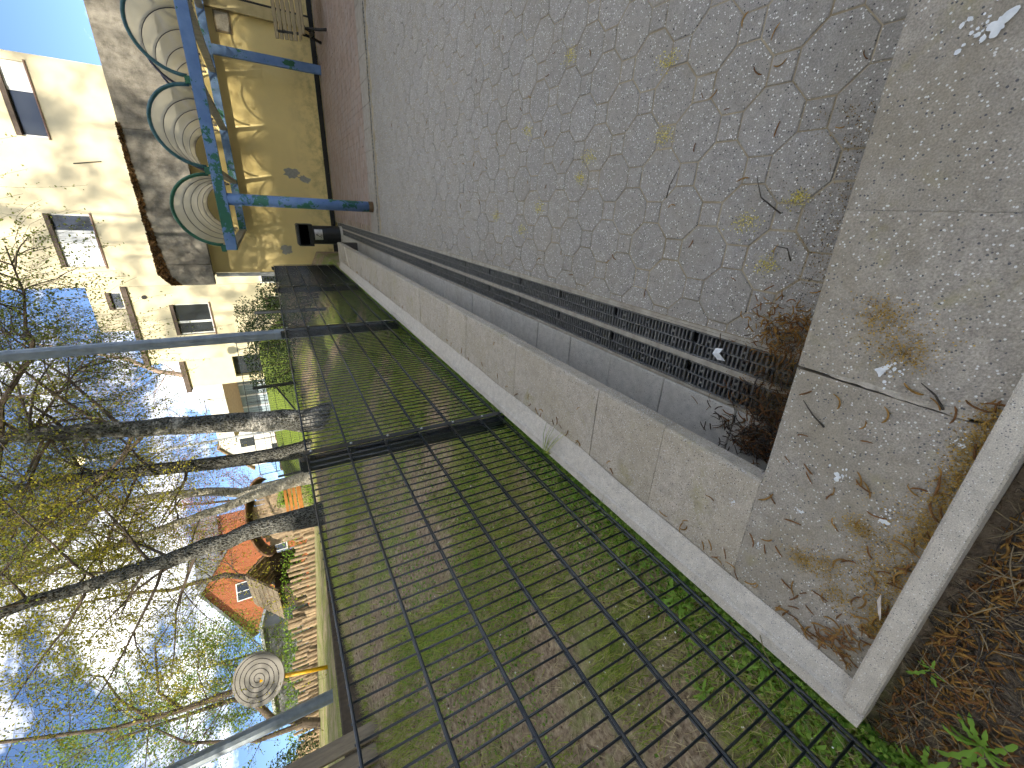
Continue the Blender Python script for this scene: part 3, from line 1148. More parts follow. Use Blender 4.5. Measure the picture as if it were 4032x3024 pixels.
b.box(-W_ + 0.02, W_ - 0.02, -D_, -D_ + 0.02, 0.665, 0.74)
b.prism([(-W_, -D_), (W_, -D_), (W_, D_), (-W_, D_)], 0.93, 0.985, 0.03)
b.build('hood', M_binb, lb)
b = MB()
b.box(-W_ + 0.02, W_ - 0.02, 0.085, 0.099, 0.67, 0.925)
b.build('mouth_lining', plain('bin_inside', (0.004, 0.004, 0.004), (0.003, 0.003, 0.003), 5, 1.0), lb)
lab = MB()
n = 9
vs = []
for zz in (0.45, 0.62):
    for k in range(n):
        a = -math.pi / 2 + (k / (n - 1) - 0.42) * 1.15
        vs.append((0.2085 * math.cos(a), 0.2085 * math.sin(a), zz))
lab.add(vs, [(k, k + 1, k + 1 + n, k + n) for k in range(n - 1)])
lo = lab.build('silver_label', plain('brushed_label', lin('d9d9d9'), lin('a9a9aa'), 9, 0.3, metal=0.6), bd)
def on_bin(u, z, r=0.2095):
    a = -math.pi / 2 + u
    return (r * math.cos(a), r * math.sin(a), z)
lg = MB()
for u0, z0, pts in ((0, 0, [(-0.24, 0.475), (-0.12, 0.505), (-0.05, 0.545), (0.03, 0.56)]), (0, 0, [(-0.06, 0.585), (0.02, 0.575), (0.10, 0.59), (0.20, 0.565)]), (0, 0, [(-0.08, 0.565), (0.02, 0.555), (0.09, 0.565), (0.16, 0.545)])):
    lg.tube([on_bin(u, z) for u, z in pts], [0.003, 0.007, 0.007, 0.002], 5)
for k in range(3):
    lg.tube([on_bin(-0.10 + 0.02 * k, 0.468 + 0.012 * k), on_bin(0.12, 0.468 + 0.012 * k)], 0.0018, 4)
lg.build('emblem', M_dark, lo)

# ------------------------------------------------------------------ garden bench with cast iron legs
bench = thing('garden_bench', 'slatted wooden bench with black cast iron legs under the canopy', 'bench', (2.93, 10.9, 0))
M_iron = plain('cast_iron', lin('2e2d2b'), lin('1f1e1d'), 12, 0.5, metal=0.2)
M_slat = NT('bench_slat')
M_slat.color(M_slat.ramp(M_slat.noise(6, 7, 0.7, obj=True, stretch=(0.6, 5, 5)), (0.3, lin('8a7a5c')), (0.7, lin('a8987a'))))
M_slat = M_slat.done(0.8)
seat_prof = [(-0.50, 0.395), (-0.42, 0.425), (-0.33, 0.435), (-0.24, 0.43), (-0.15, 0.42), (-0.07, 0.43)]
back_prof = [(0.0, 0.50), (0.035, 0.58), (0.065, 0.66), (0.09, 0.74), (0.11, 0.82)]
for (yy, zz), kind in [(p, 's') for p in seat_prof] + [(p, 'b') for p in back_prof]:
    b = MB()
    if kind == 's':
        b.cbox(0, 1.6, -0.034, 0.034, -0.016, 0.016, 0.004)
    else:
        b.cbox(0, 1.6, -0.014, 0.014, -0.032, 0.032, 0.004)
    s = b.build('slat', M_slat, bench, loc=(0, yy, zz))
    if kind == 'b':
        s.rotation_euler = (-0.3, 0, 0)
for xl in (0.12, 1.48):
    b = MB()
    w = 0.022
    def strap(pts, r0=0.025):
        b.tube([(xl, y_, z_) for y_, z_ in pts], r0, 8)
    strap([(-0.60, 0.02), (-0.52, 0.10), (-0.46, 0.24), (-0.40, 0.36), (-0.46, 0.40)])
    strap([(0.22, 0.02), (0.12, 0.12), (0.0, 0.24), (-0.04, 0.38), (0.02, 0.52), (0.10, 0.80)])
    strap([(-0.50, 0.385), (-0.3, 0.405), (-0.1, 0.40), (-0.02, 0.46)])
    strap([(-0.46, 0.24), (-0.3, 0.20), (-0.15, 0.21), (0.0, 0.24)])
    strap([(-0.40, 0.36), (-0.28, 0.28), (-0.15, 0.21)], 0.012)
    b.tube([(xl, -0.63, 0.012), (xl, -0.55, 0.022)], 0.02, 8)
    b.tube([(xl, 0.26, 0.012), (xl, 0.18, 0.022)], 0.02, 8)
    b.build('leg', M_iron, bench, smooth=True)

# ------------------------------------------------------------------ lamp posts beside the fence
lp = thing('lamp_post', 'tall galvanised steel pole close behind the mesh fence', 'pole', (-1.43, 5.24, 0.3))
b = MB()
b.tube([(0, 0, 0), (0, 0, 1.35), (0, 0, 1.36), (0, 0, 9.0)], [0.062, 0.062, 0.058, 0.045], 12)
b.build('shaft', M_galv, lp)
b = MB()
b.tube([(0, 0, 9.0), (0.1, -0.15, 9.15), (0.4, -0.6, 9.22)], 0.03, 8)
b.tube([(0.4, -0.6, 9.2), (0.65, -1.0, 9.24)], [0.09, 0.07], 8)
b.build('lamp_head', M_galv, lp)
zp = hz(-6.72, 4.36)
lp2 = thing('playground_pole', 'galvanised pole at the left edge, sunlit above its shaded foot', 'pole', (-6.72, 4.36, zp))
b = MB()
b.tube([(0, 0, -0.3), (0, 0, 1.0), (0, 0, 7.0)], [0.085, 0.085, 0.075], 10)
b.build('shaft', M_galv, lp2)
b = MB()
b.tube([(0, 0, 7.0), (0, 0, 7.05)], [0.09, 0.07], 10)
b.build('cap', M_galv, lp2)

# ------------------------------------------------------------------ main building
t = NT('window_glass')
t.color((0.03, 0.035, 0.04))
t.b.inputs['Roughness'].default_value = 0.05
M_glass = t.done(0.05, 0, 0.8)
M_curtain = plain('curtain', lin('b9c2c6'), lin('93a0a6'), 6, 0.9)
FY = 24.0
mainb = thing('main_building', 'tall cream building with flat roofs and tree shadows behind the porch', 'building', (0, 0, 0))
def win_wall(name, x0, x1, z0, z1, y, holes, mat, depth=0.3, parent=None):
    """wall facing -Y with rectangular openings: cells around the holes"""
    xs_ = sorted({x0, x1} | {h[0] for h in holes} | {h[1] for h in holes})
    zs_ = sorted({z0, z1} | {h[2] for h in holes} | {h[3] for h in holes})
    mb = MB()
    for i in range(len(xs_) - 1):
        for j in range(len(zs_) - 1):
            cx, cz = (xs_[i] + xs_[i + 1]) / 2, (zs_[j] + zs_[j + 1]) / 2
            if any(h[0] < cx < h[1] and h[2] < cz < h[3] for h in holes):
                continue
            mb.add([(xs_[i], y, zs_[j]), (xs_[i + 1], y, zs_[j]), (xs_[i + 1], y, zs_[j + 1]), (xs_[i], y, zs_[j + 1])], [(0, 1, 2, 3)])
    for a, c, d, e in holes:
        mb.add([(a, y, d), (c, y, d), (c, y, e), (a, y, e), (a, y + depth, d), (c, y + depth, d), (c, y + depth, e), (a, y + depth, e)], [(0, 4, 5, 1), (1, 5, 6, 2), (2, 6, 7, 3), (3, 7, 4, 0)])
    # sides, top, back
    mb.add([(x0, y, z0), (x0, y, z1), (x0, y + 9, z1), (x0, y + 9, z0), (x1, y, z0), (x1, y, z1), (x1, y + 9, z1), (x1, y + 9, z0)], [(0, 1, 2, 3), (7, 6, 5, 4), (1, 5, 6, 2), (3, 2, 6, 7)])
    return mb.build(name, mat, parent)
def window(parent, a, c, d, e, y, mull=(), shutter=None, sill=True, label=None):
    w = link('window', None, parent)
    if label:
        w['label'] = label
    yy = y + 0.16
    fr = MB()
    f = 0.06
    fr.box(a, c, yy, yy + 0.06, d, d + f)
    fr.box(a, c, yy, yy + 0.06, e - f, e)
    fr.box(a, a + f, yy + 0.001, yy + 0.059, d + f, e - f)
    fr.box(c - f, c, yy + 0.001, yy + 0.059, d + f, e - f)
    for mx in mull:
        fr.box(mx - 0.05, mx + 0.05, yy - 0.004, yy + 0.062, d + f, e - f)
    fr.build('frame', M_white, w)
    gl = MB()
    gl.box(a + f, c - f, yy + 0.025, yy + 0.03, d + f, e - f)
    gl.build('pane', M_glass, w)
    cu = MB()
    xx = a + f
    k = 0
    while xx < c - f:
        cu.box(xx, min(xx + 0.09, c - f), yy + 0.09 + 0.03 * (k % 2), yy + 0.13, d + f + 0.35 * (e - d), e - f)
        xx += 0.1
        k += 1
    cu.build('curtain', M_curtain, w)
    if shutter:
        sh = MB()
        n = int((e - f - d) / 0.05)
        sh.box(shutter[0], shutter[1], yy - 0.03, yy - 0.012, shutter[2], shutter[3])
        sh.build('roller_blind', M_white, w)
    lt = MB()
    lt.box(a - 0.02, c + 0.02, y + 0.02, y + 0.158, e - 0.14, e + 0.001)
    lt.build('window_head_box', M_browntrim, w)  # dark brown box filling the head of each window reveal
    if sill:
        si = MB()
        si.box(a - 0.06, c + 0.06, y - 0.06, y + 0.155, d - 0.045, d + 0.001)
        si.build('sill', plain('brown_sill', lin('7a5c4a'), lin('6a4e3e'), 9, 0.6), w)
H1 = [(-3.02, -0.95, 7.78, 9.15), (1.70, 4.05, 8.2, 9.05)]
win_wall('wall', -3.86, 4.32, 1.0, 13.2, FY, H1, M_cream, parent=mainb)
window(mainb, *H1[0], FY, (-1.62,), (-2.95, -1.68, 7.85, 9.0))
window(mainb, *H1[1], FY, (3.2,), (3.25, 4.0, 8.25, 8.95))
H2 = [(-6.22, -4.74, 4.55, 6.07), (-4.22, -3.92, 1.45, 2.17), (-5.24, -4.52, 1.45, 2.19)]
H2 = [(-6.22, -4.74, 4.55, 6.07), (-5.24, -4.52, 1.45, 2.19)]
win_wall('wall', -7.52, -3.868, 1.0, 7.36, FY + 0.004, H2, M_cream, parent=mainb)
window(mainb, *H2[0], FY + 0.004, (-5.62,))
window(mainb, *H2[1], FY + 0.004)
bw_ = MB()
bw_.box(-3.80, -3.15, FY - 0.03, FY - 0.005, 1.45, 2.17)
w0 = bw_.build('window', M_glass, mainb)
fr = MB()
for (a, c, d, e) in ((-3.86, -3.08, 1.38, 1.445), (-3.86, -3.08, 2.175, 2.24), (-3.86, -3.805, 1.446, 2.174), (-3.145, -3.08, 1.446, 2.174)):
    fr.box(a, c, FY - 0.06, FY - 0.004, d, e)
fr.build('frame', M_white, w0)
b = MB()
b.box(-7.62, -3.87, FY - 0.1, FY + 4.5, 7.365, 7.56)
b.build('roof_edge', M_browntrim, mainb)
H3 = [(-4.98, -4.2, 7.65, 8.2)]
win_wall('attic_wall', -5.98, -3.87, 7.57, 8.86, FY + 0.6, [(-4.98, -4.2, 7.75, 8.3)], M_cream, parent=mainb)
window(mainb, -4.98, -4.2, 7.75, 8.3, FY + 0.6, (), None, False)
b = MB()
b.tube([(-4.6, FY + 2, 8.86), (-4.6, FY + 2, 9.4)], 0.06, 8)
b.tube([(-4.6, FY + 2, 9.4), (-4.6, FY + 2, 10.3)], 0.015, 6)
b.build('roof_pipe', M_galv, mainb)
b = MB()
b.tube([(-4.35, FY - 0.06, 6.85), (-4.35, FY - 0.001, 6.85)], 0.09, 12)
b.build('wall_lamp', M_dark, mainb)
b = MB()
b.tube([(0.9, FY - 0.02, 7.75), (1.05, FY - 0.02, 6.9)], 0.02, 5)
b.build('conduit', M_dark, mainb)
# annexe to the left
annex = thing('annexe', 'lower cream annexe with dark roof edge left of the main building', 'building', (0, 0, 0))
win_wall('wall', -9.55, -7.53, 1.6, 6.38, FY + 1.6, [(-9.2, -8.0, 2.6, 4.3)], M_cream, 0.5, annex)
b = MB()
b.box(-9.75, -7.53, FY + 1.45, FY + 8, 6.385, 6.6)
b.build('roof_edge', M_browntrim, annex)
b = MB()
b.box(-9.2, -8.0, FY + 2.02, FY + 2.05, 2.6, 4.3)
b.build('opening', M_glass, annex)
ent = thing('entrance_pavilion', 'white entrance pavilion with a wide flat roof above the lawn bank', 'building', (0, 0, 0))
b = MB()
b.box(-14.6, -9.9, 28.0, 36, 5.35, 6.25)
b.build('flat_roof', M_whitewall, ent)
b = MB()
b.add([(-14.4, 28.05, 5.345), (-10.0, 28.05, 5.345), (-10.6, 31.0, 4.9), (-14.4, 31.0, 4.9), (-14.4, 31.0, 5.34), (-10.6, 31.0, 5.34)], [(0, 1, 2, 3), (3, 2, 5, 4)])
b.build('soffit', plain('tan_soffit', lin('b89f7c'), lin('a58e6e'), 6, 0.8), ent)
b = MB()
b.box(-14.4, -10.0, 31.05, 31.1, 2.9, 4.9)
b.build('glass_front', plain('pale_glass', lin('a8b6bd'), lin('8598a2'), 1.2, 0.1, spec=0.8), ent)
for k in range(6):
    b = MB()
    b.box(-14.4 + k * 0.86, -14.3 + k * 0.86, 30.95, 31.04, 2.9, 4.9)
    b.build('mullion', M_white, ent)
b = MB()
b.box(-14.6, -9.6, 27.0, 36, 2.0, 2.88)
b.build('plinth', M_whitewall, ent)
# ramp with railing on stone border
ramp = thing('ramp_railing', 'dark metal railing on the stone border above the lawn bank', 'railing', (0, 0, 0))
P0, P1 = Vector((-6.6, 23.2, 2.78)), Vector((-14.0, 22.6, 2.95))
for k in range(8):
    p = P0.lerp(P1, k / 7)
    b = MB()
    b.tube([p, p + Vector((0, 0, 1.02))], 0.022, 6)
    b.build('post', M_fence, ramp)
for hh in (0.16, 0.95):
    b = MB()
    b.tube([P0 + Vector((0, 0, hh)), P1 + Vector((0, 0, hh))], 0.02, 6)
    b.build('rail', M_fence, ramp)
for k in range(56):
    p = P0.lerp(P1, (k + 0.5) / 56)
    b = MB() if k == 0 else b
    if k == 0:
        b.tube([(0, 0, 0.16), (0, 0, 0.95)], 0.008, 4)
        bar_me = b.mesh('bar', M_fence)
    link('bar', bar_me, ramp, p)
sb = thing('stone_border', 'rough brown stone border under the railing', 'wall', (0, 0, 0))
for k in range(20):
    p = P0.lerp(P1, k / 20)
    b = MB()
    b.cbox(-0.18, 0.18, -0.15, 0.15, -0.3, 0.0 + random.uniform(-.04, .02), 0.05)
    b.build('stone', plain('border_stone', lin('7d6a52'), lin('5e4f3e'), 9, 0.9, bump=0.5) if k == 0 else bpy.data.materials['border_stone'], sb, loc=p + Vector((-0.18, 0, -0.02)))
wh = thing('white_house', 'small white house with a gabled roof far behind the birches', 'house', (-21.0, 40, 0))
b = MB()
b.box(-2.6, 2.6, 0, 7, 2.2, 6.2)
b.add([(-2.6, 0, 6.2), (2.6, 0, 6.2), (0, 0, 8.3), (-2.6, 7, 6.2), (2.6, 7, 6.2), (0, 7, 8.3)], [(0, 1, 2), (5, 4, 3)])
b.build('wall', M_whitewall, wh)
b = MB()
for s in (-1, 1):
    b.add([(s * 2.9, -0.3, 5.98), (0, -0.3, 8.36), (0, 7.3, 8.36), (s * 2.9, 7.3, 5.98), (s * 2.9, -0.3, 6.12), (0, -0.3, 8.5), (0, 7.3, 8.5), (s * 2.9, 7.3, 6.12)],
          [(0, 1, 2, 3), (4, 7, 6, 5), (0, 4, 5, 1), (3, 2, 6, 7), (0, 3, 7, 4)])
b.build('roof', plain('tan_roof', lin('9a8468'), lin('86725a'), 8, 0.9), wh)
for k, (xa, za) in enumerate(((-1.5, 3.2), (0.6, 3.2), (-0.4, 5.6))):
    b = MB()
    b.box(xa, xa + 0.9, -0.03, -0.004, za, za + 1.1)
    b.build('window', M_glass, wh)

# ------------------------------------------------------------------ unseen block added behind the viewer to throw the courtyard shade
shade_caster = thing('shade_block', 'long unseen block added behind the viewer to shade the courtyard', 'building', (0, 0, 0))
b = MB()
b.box(-5.5, 30, -36, -24.0, 0, 19.85)
b.build('tall_wing', M_cream, shade_caster)
b = MB()
b.box(-60, -5.51, -36, -24.0, 0, 17.1)
b.build('low_wing', M_cream, shade_caster)

# ------------------------------------------------------------------ playground: timber edge, boards, disc, palisade, huts
beam = thing('timber_edging', 'long dark weathered timber edging the top of the lawn slope', 'timber', (0, 0, 0))
BP0, BP1 = Vector((-4.12, 2.05, 1.50)), Vector((-8.75, 11.1, 1.33))
segs = 4
for k in range(segs):
    a, c = BP0.lerp(BP1, k / segs), BP0.lerp(BP1, (k + 1) / segs)
    dv = (c - a)
    ang = math.atan2(dv.y, dv.x)
    M4 = Matrix.Translation(a) @ Matrix.Rotation(ang, 4, 'Z') @ Matrix.Rotation(-math.asin(dv.z / dv.length), 4, 'Y')
    b = MB()
    b.cbox(0.004, dv.length - 0.004, -0.06, 0.06, -0.2, 0.155, 0.012, M=M4)
    b.build('beam', M_beam, beam)
bw = thing('board_wall', 'weathered grey upright boards at the left edge behind the fence', 'wall', (-3.93, 2.19, 1.3))
for k in range(7):
    b = MB()
    b.cbox(0.0, 0.03, -0.132, -0.004, 0.0 if k else -0.05, 1.5, 0.004)
    b.build('board', M_wood_grey, bw, loc=(-0.045 * k, -0.134 * k, 0.12), )
b = MB()
b.box(-0.065, -0.005, -0.9, -0.05, 0.75, 0.83)
b.build('rail', M_wood_grey, bw)

disc = thing('spiral_disc', 'grey disc with a dark spiral on a yellow pole in the playground', 'play disc', (-7.66, 5.62, hz(-7.66, 5.62)))
t = NT('spiral_plate')
_tc = t.new('ShaderNodeTexCoord')
_sx = t.new('ShaderNodeSeparateXYZ')
t.l.new(_tc.outputs['Object'], _sx.inputs['Vector'])
_r = t.math('SQRT', t.math('ADD', t.math('MULTIPLY', _sx.outputs['X'], _sx.outputs['X']), t.math('MULTIPLY', _sx.outputs['Y'], _sx.outputs['Y'])))
_a = t.math('DIVIDE', t.math('ARCTAN2', _sx.outputs['Y'], _sx.outputs['X']), 2 * math.pi)
_ph = t.math('FRACT', t.math('ADD', t.math('DIVIDE', _r, 0.075), _a))
_band = t.math('LESS_THAN', _ph, 0.2)
_band = t.math('MULTIPLY', _band, t.math('LESS_THAN', _r, 0.385))
t.color(t.mix(_band, lin('86827a'), lin('2c2522')))
M_spiral = t.done(0.45)
zt = hz(-7.66, 5.62)
b = MB()
b.tube([(0, 0, -0.012), (0, 0, -0.009), (0, 0, 0.009), (0, 0, 0.012)], [0.412, 0.416, 0.416, 0.412], 48)
pl = b.build('spiral_plate', M_spiral, disc, loc=(0.10, 0.14, 2.84 - zt))
nrm = Vector((0.62, -0.72, 0.30)).normalized()
pl.rotation_mode = 'QUATERNION'
pl.rotation_quaternion = nrm.to_track_quat('Z', 'Y')
b = MB()
b.tube([(-0.06, -0.09, -0.05), (0.0, 0.0, 0.45), (0.07, 0.12, 2.82 - zt)], 0.034, 12)
b.build('pole', plain('yellow_paint', lin('e6b21c'), lin('d39f12'), 12, 0.5), disc, smooth=True)
b = MB()
b.tube([(0.085, 0.16, 2.83 - zt), (0.06, 0.20, 2.81 - zt)], 0.07, 12)
b.build('bearing', M_galv, disc)

def path(pts, step):
    out = []
    for k in range(len(pts) - 1):
        a, c = Vector(pts[k]), Vector(pts[k + 1])
        n = max(1, int((c - a).length / step))
        for q in range(n):
            out.append(a.lerp(c, q / n))
    return out
def log_mesh(w, h, seed):
    r_ = random.Random(seed)
    b = MB()
    n = 8
    tilt = r_.uniform(-0.03, 0.03)
    ring0 = [(w * 0.5 * math.cos(2 * math.pi * k / n + 0.39) * r_.uniform(0.93, 1.07), w * 0.5 * math.sin(2 * math.pi * k / n + 0.39)) for k in range(n)]
    vs = [(x, y_, -0.4) for x, y_ in ring0] + [(x + tilt * h, y_, h - 0.02) for x, y_ in ring0] + [(x * 0.86 + tilt * h, y_ * 0.86, h + r_.uniform(-0.01, 0.01)) for x, y_ in ring0]
    fs = [tuple(range(2 * n, 3 * n))]
    for r in (0, 1):
        for k in range(n):
            fs.append((r * n + k, r * n + (k + 1) % n, (r + 1) * n + (k + 1) % n, (r + 1) * n + k))
    b.add(vs, fs)
    return b.mesh('log', M_log)
LOGS = [log_mesh(0.105 + 0.018 * (k % 4), 0.24 + 0.05 * k, k) for k in range(7)]
for tier, (lab, pts, dz) in enumerate((
        ('front row of upright timber logs holding the playground bank', [(-10.3, 13.6), (-11.0, 12.75), (-12.2, 12.05), (-13.6, 11.5), (-15.4, 10.75), (-17.6, 9.9), (-20, 9.2)], 0.0),
        ('upper row of upright timber logs behind the front row, below the hedge', [(-11.1, 14.4), (-11.9, 13.5), (-12.9, 12.9), (-14.2, 12.4), (-16.0, 11.7), (-18.2, 10.9), (-20.5, 10.2)], 0.40))):
    pal = thing('log_palisade', lab, 'palisade', (0, 0, 0), 'timber palisades')
    ph_ = 0.0
    for k, p in enumerate(path([(a, c, 0) for a, c in pts], 0.15)):
        ph_ += random.uniform(-0.9, 0.9)
        q = int(3.5 + 2.4 * math.sin(k * 0.55 + tier) + random.uniform(-1.2, 1.2))
        link('log', LOGS[max(0, min(6, q))], pal, (p.x + random.uniform(-.05, .05), p.y + random.uniform(-.05, .05), hz(p.x, p.y) + dz - 0.03), (random.uniform(-.05, .05), random.uniform(-.06, .06), random.uniform(-0.6, 0.6)))

def bush(name, label, cat, cx, cy, rx, ry, h, n, size, mat, seed, group=None, z=None, stems=5):
    r_ = np.random.default_rng(seed)
    z0 = hz(cx, cy) if z is None else z
    o = thing(name, label, cat, (cx, cy, z0), group)
    a = r_.uniform(0, 2 * np.pi, n)
    rr = r_.uniform(0.25, 1, n) ** 0.6
    zz = r_.uniform(0.02, 1, n)
    lump = 0.75 + 0.35 * vnoise(a * 2.0, zz * 3, 1.4, seed)
    prof = np.sqrt(np.clip(1 - (zz - 0.35) ** 2 / 0.6, 0.05, 1))
    P = np.stack([rx * rr * lump * prof * np.cos(a), ry * rr * lump * prof * np.sin(a), h * zz * (0.8 + 0.35 * lump)], 1)
    V, F = leaf_quads(P, size, 0.2, 0.6, r_)
    link('foliage', big_mesh('foliage', V, F, mat), o)
    b = MB()
    for k in range(stems):
        t_ = 2 * math.pi * k / stems
        b.tube([(0.1 * rx * math.cos(t_), 0.1 * ry * math.sin(t_), -0.1), (0.4 * rx * math.cos(t_), 0.4 * ry * math.sin(t_), h * 0.45), (0.65 * rx * math.cos(t_), 0.65 * ry * math.sin(t_), h * 0.85)], [0.02, 0.013, 0.006], 5)
    b.build('stems', M_bark_d, o)
    return o

# clipped hedge on top of the palisade
hp = [(-12.0, 14.2), (-13.2, 13.35), (-14.4, 12.8), (-16.2, 12.1), (-18.4, 11.3), (-21, 10.4), (-24, 9.6)]
hedge = thing('clipped_hedge', 'long bright green hedge above the upper timber logs', 'hedge', (0, 0, 0))
Pp = []
for p in path([(a, c, 0) for a, c in hp], 0.02):
    for q in range(9):
        Pp.append((p.x + RNG.normal() * 0.14, p.y + RNG.normal() * 0.2, hz(p.x, p.y) + 0.25 + 0.80 * RNG.random() + 0.1 * vnoise(p.x, p.y, 2.0, 5)))
V, F = leaf_quads(Pp, 0.08, 0.1, 0.6)
link('foliage', big_mesh('foliage', V, F, M_hedge), hedge)
b = MB()
for p in path([(a, c, 0) for a, c in hp], 0.6):
    b.tube([(p.x, p.y, hz(p.x, p.y) - 0.1), (p.x, p.y, hz(p.x, p.y) + 0.7)], 0.02, 5)
b.build('stems', M_bark_d, hedge)

# play hut with curved roof (right), shingled playhouse (left)
hut = thing('plank_hut', 'pale plank play hut with a curved log roof behind the birches', 'play hut', (-12.5, 16.85, hz(-12.5, 16.85) + 0.02), None, 0.62)
for k in range(13):
    x = -1.3 + k * 0.2
    b = MB()
    h = 1.7 + 0.55 * math.sin(math.pi * (k + 0.5) / 13)
    if k in (8, 9):
        b.cbox(x + 0.004, x + 0.196, -0.02, 0.02, 0, 0.75, 0.005)
        b.cbox(x + 0.004, x + 0.196, -0.02, 0.02, 1.05, h, 0.005)
    else:
        b.cbox(x + 0.004, x + 0.196, -0.02, 0.02, 0, h, 0.005)
    b.build('plank', M_hutwood, hut)
b = MB()
b.box(-1.3, 1.3, 1.9, 1.94, 0, 1.9)
b.box(-1.3, -1.26, 0.02, 1.9, 0, 1.8)
b.box(1.26, 1.3, 0.02, 1.9, 0, 1.8)
b.build('shell', M_hutwood, hut)
for k in range(14):
    a0 = math.pi * k / 14
    a1 = math.pi * (k + 1) / 14
    p0 = (-1.62 * math.cos(a0), 1.68 + 0.72 * math.sin(a0))
    p1 = (-1.62 * math.cos(a1), 1.68 + 0.72 * math.sin(a1))
    b = MB()
    b.add([(p0[0], -0.55, p0[1]), (p1[0], -0.55, p1[1]), (p1[0], 2.2, p1[1]), (p0[0], 2.2, p0[1]), (p0[0] * 1.03, -0.55, p0[1] + 0.05), (p1[0] * 1.03, -0.55, p1[1] + 0.05), (p1[0] * 1.03, 2.2, p1[1] + 0.05), (p0[0] * 1.03, 2.2, p0[1] + 0.05)],
          [(0, 3, 2, 1), (4, 5, 6, 7), (0, 1, 5, 4), (2, 3, 7, 6), (1, 2, 6, 5), (3, 0, 4, 7)])
    b.build('roof_board', plain('red_brown_board', lin('8f6a4e'), lin('6d4f3a'), 9, 0.9) if k == 0 else bpy.data.materials['red_brown_board'], hut)
ob = thing('orange_bench', 'small orange wooden bench in front of the plank hut', 'bench', (-8.75, 12.2, hz(-8.75, 12.2)), None, 0.62)
for k in range(4):
    b = MB()
    b.cbox(-0.62, 0.62, -0.02, 0.02, -0.042, 0.042, 0.006)
    b.build('slat', M_orange, ob, loc=(0, 0.18 + 0.03 * k, 0.5 + 0.125 * k))
for k in range(3):
    b = MB()
    b.cbox(-0.62, 0.62, -0.042, 0.042, -0.02, 0.02, 0.006)
    b.build('slat', M_orange, ob, loc=(0, -0.22 + 0.125 * k, 0.43))
for s in (-0.55, 0.55):
    b = MB()
    b.tube([(s, -0.25, -0.1), (s, -0.25, 0.4), (s, 0.12, 0.4), (s, 0.28, 0.9)], 0.022, 8)
    b.tube([(s, 0.15, -0.1), (s, 0.15, 0.4)], 0.022, 8)
    b.build('leg', M_galv, ob)
ph = thing('shingle_playhouse', 'small dark playhouse with steep shingled roof above the logs', 'play hut', (-15.6, 16.2, hz(-15.6, 16.2) + 0.55), None, 1.4)
M_sh = plain('wood_shingle', lin('8a7c66'), lin('6b604e'), 18, 0.95, bump=0.6)
b = MB()
b.box(-0.9, -0.86, -0.7, 0.9, 0, 1.1)
b.box(0.86, 0.9, -0.7, 0.9, 0, 1.1)
b.box(-0.86, 0.86, 0.86, 0.9, 0, 1.1)
b.build('wall', plain('dark_boards', lin('4b3d30'), lin('382d24'), 9, 0.9), ph)
for s in (-1, 1):
    for row in range(6):
        t0, t1 = row / 6, (row + 1) / 6
        b = MB()
        for c in range(9):
            y0_ = -1.0 + c * 0.235 + random.uniform(-.01, .01)
            xA, zA = s * (1.25 * (1 - t0) + 0.02), 0.8 + 1.15 * t0 + 0.03
            xB, zB = s * (1.25 * (1 - t1)), 0.8 + 1.15 * t1
            b.add([(xA, y0_, zA), (xA, y0_ + 0.225, zA), (xB, y0_ + 0.225, zB), (xB, y0_, zB), (xA, y0_, zA - 0.03), (xA, y0_ + 0.225, zA - 0.03), (xB, y0_ + 0.225, zB - 0.03), (xB, y0_, zB - 0.03)],
                  [(0, 1, 2, 3), (7, 6, 5, 4), (0, 4, 5, 1), (1, 5, 6, 2), (3, 7, 4, 0)])
        b.build('shingle_row', M_sh, ph)
for k in range(6):
    y0_ = -0.95 + k * 0.34
    b = MB()
    for s in (-1, 1):
        b.tube([(s * 1.2, y0_, 0.78), (0, y0_, 1.88)], 0.03, 5)
    b.build('rafter', M_hutwood, ph)
shed = thing('grey_shed', 'flat dark grey shed with pale roof trim behind the spiral disc', 'shed', (-21.6, 16.5, hz(-21.6, 16.5)), None, 0.52)
b = MB()
b.box(-2.2, 2.2, 0, 3, 0, 1.95)
b.build('wall', plain('grey_panel', lin('7d7f82'), lin('6e7073'), 3, 0.7), shed)
b = MB()
b.box(-2.4, 2.4, -0.25, 3.2, 1.955, 2.08)
b.build('roof', M_white, shed)

# ------------------------------------------------------------------ brick hall with gable and slate roof
t = NT('orange_brick')
_bk = t.new('ShaderNodeTexBrick')
_so = t.new('ShaderNodeSeparateXYZ')
t.l.new(t.coord(True), _so.inputs['Vector'])
_co = t.new('ShaderNodeCombineXYZ')
t.l.new(t.math('ADD', _so.outputs['X'], _so.outputs['Y']), _co.inputs['X'])
t.l.new(_so.outputs['Z'], _co.inputs['Y'])
t.l.new(_co.outputs[0], _bk.inputs['Vector'])
_bk.inputs['Scale'].default_value = 3.2
_bk.inputs['Color1'].default_value = lin('a3603a')
_bk.inputs['Color2'].default_value = lin('935030')
_bk.inputs['Mortar'].default_value = lin('a58c78')
_bk.inputs['Mortar Size'].default_value = 0.012
t.color(t.mix(0.35, _bk.outputs['Color'], t.ramp(t.noise(0.9, 5, obj=True), (0.3, lin('b0602c')), (0.7, lin('86441f')))))
M_brick = t.done(0.9)
M_slate = plain('slate_roof', lin('7d807f'), lin('63676a'), 4, 0.8, bump=0.4)
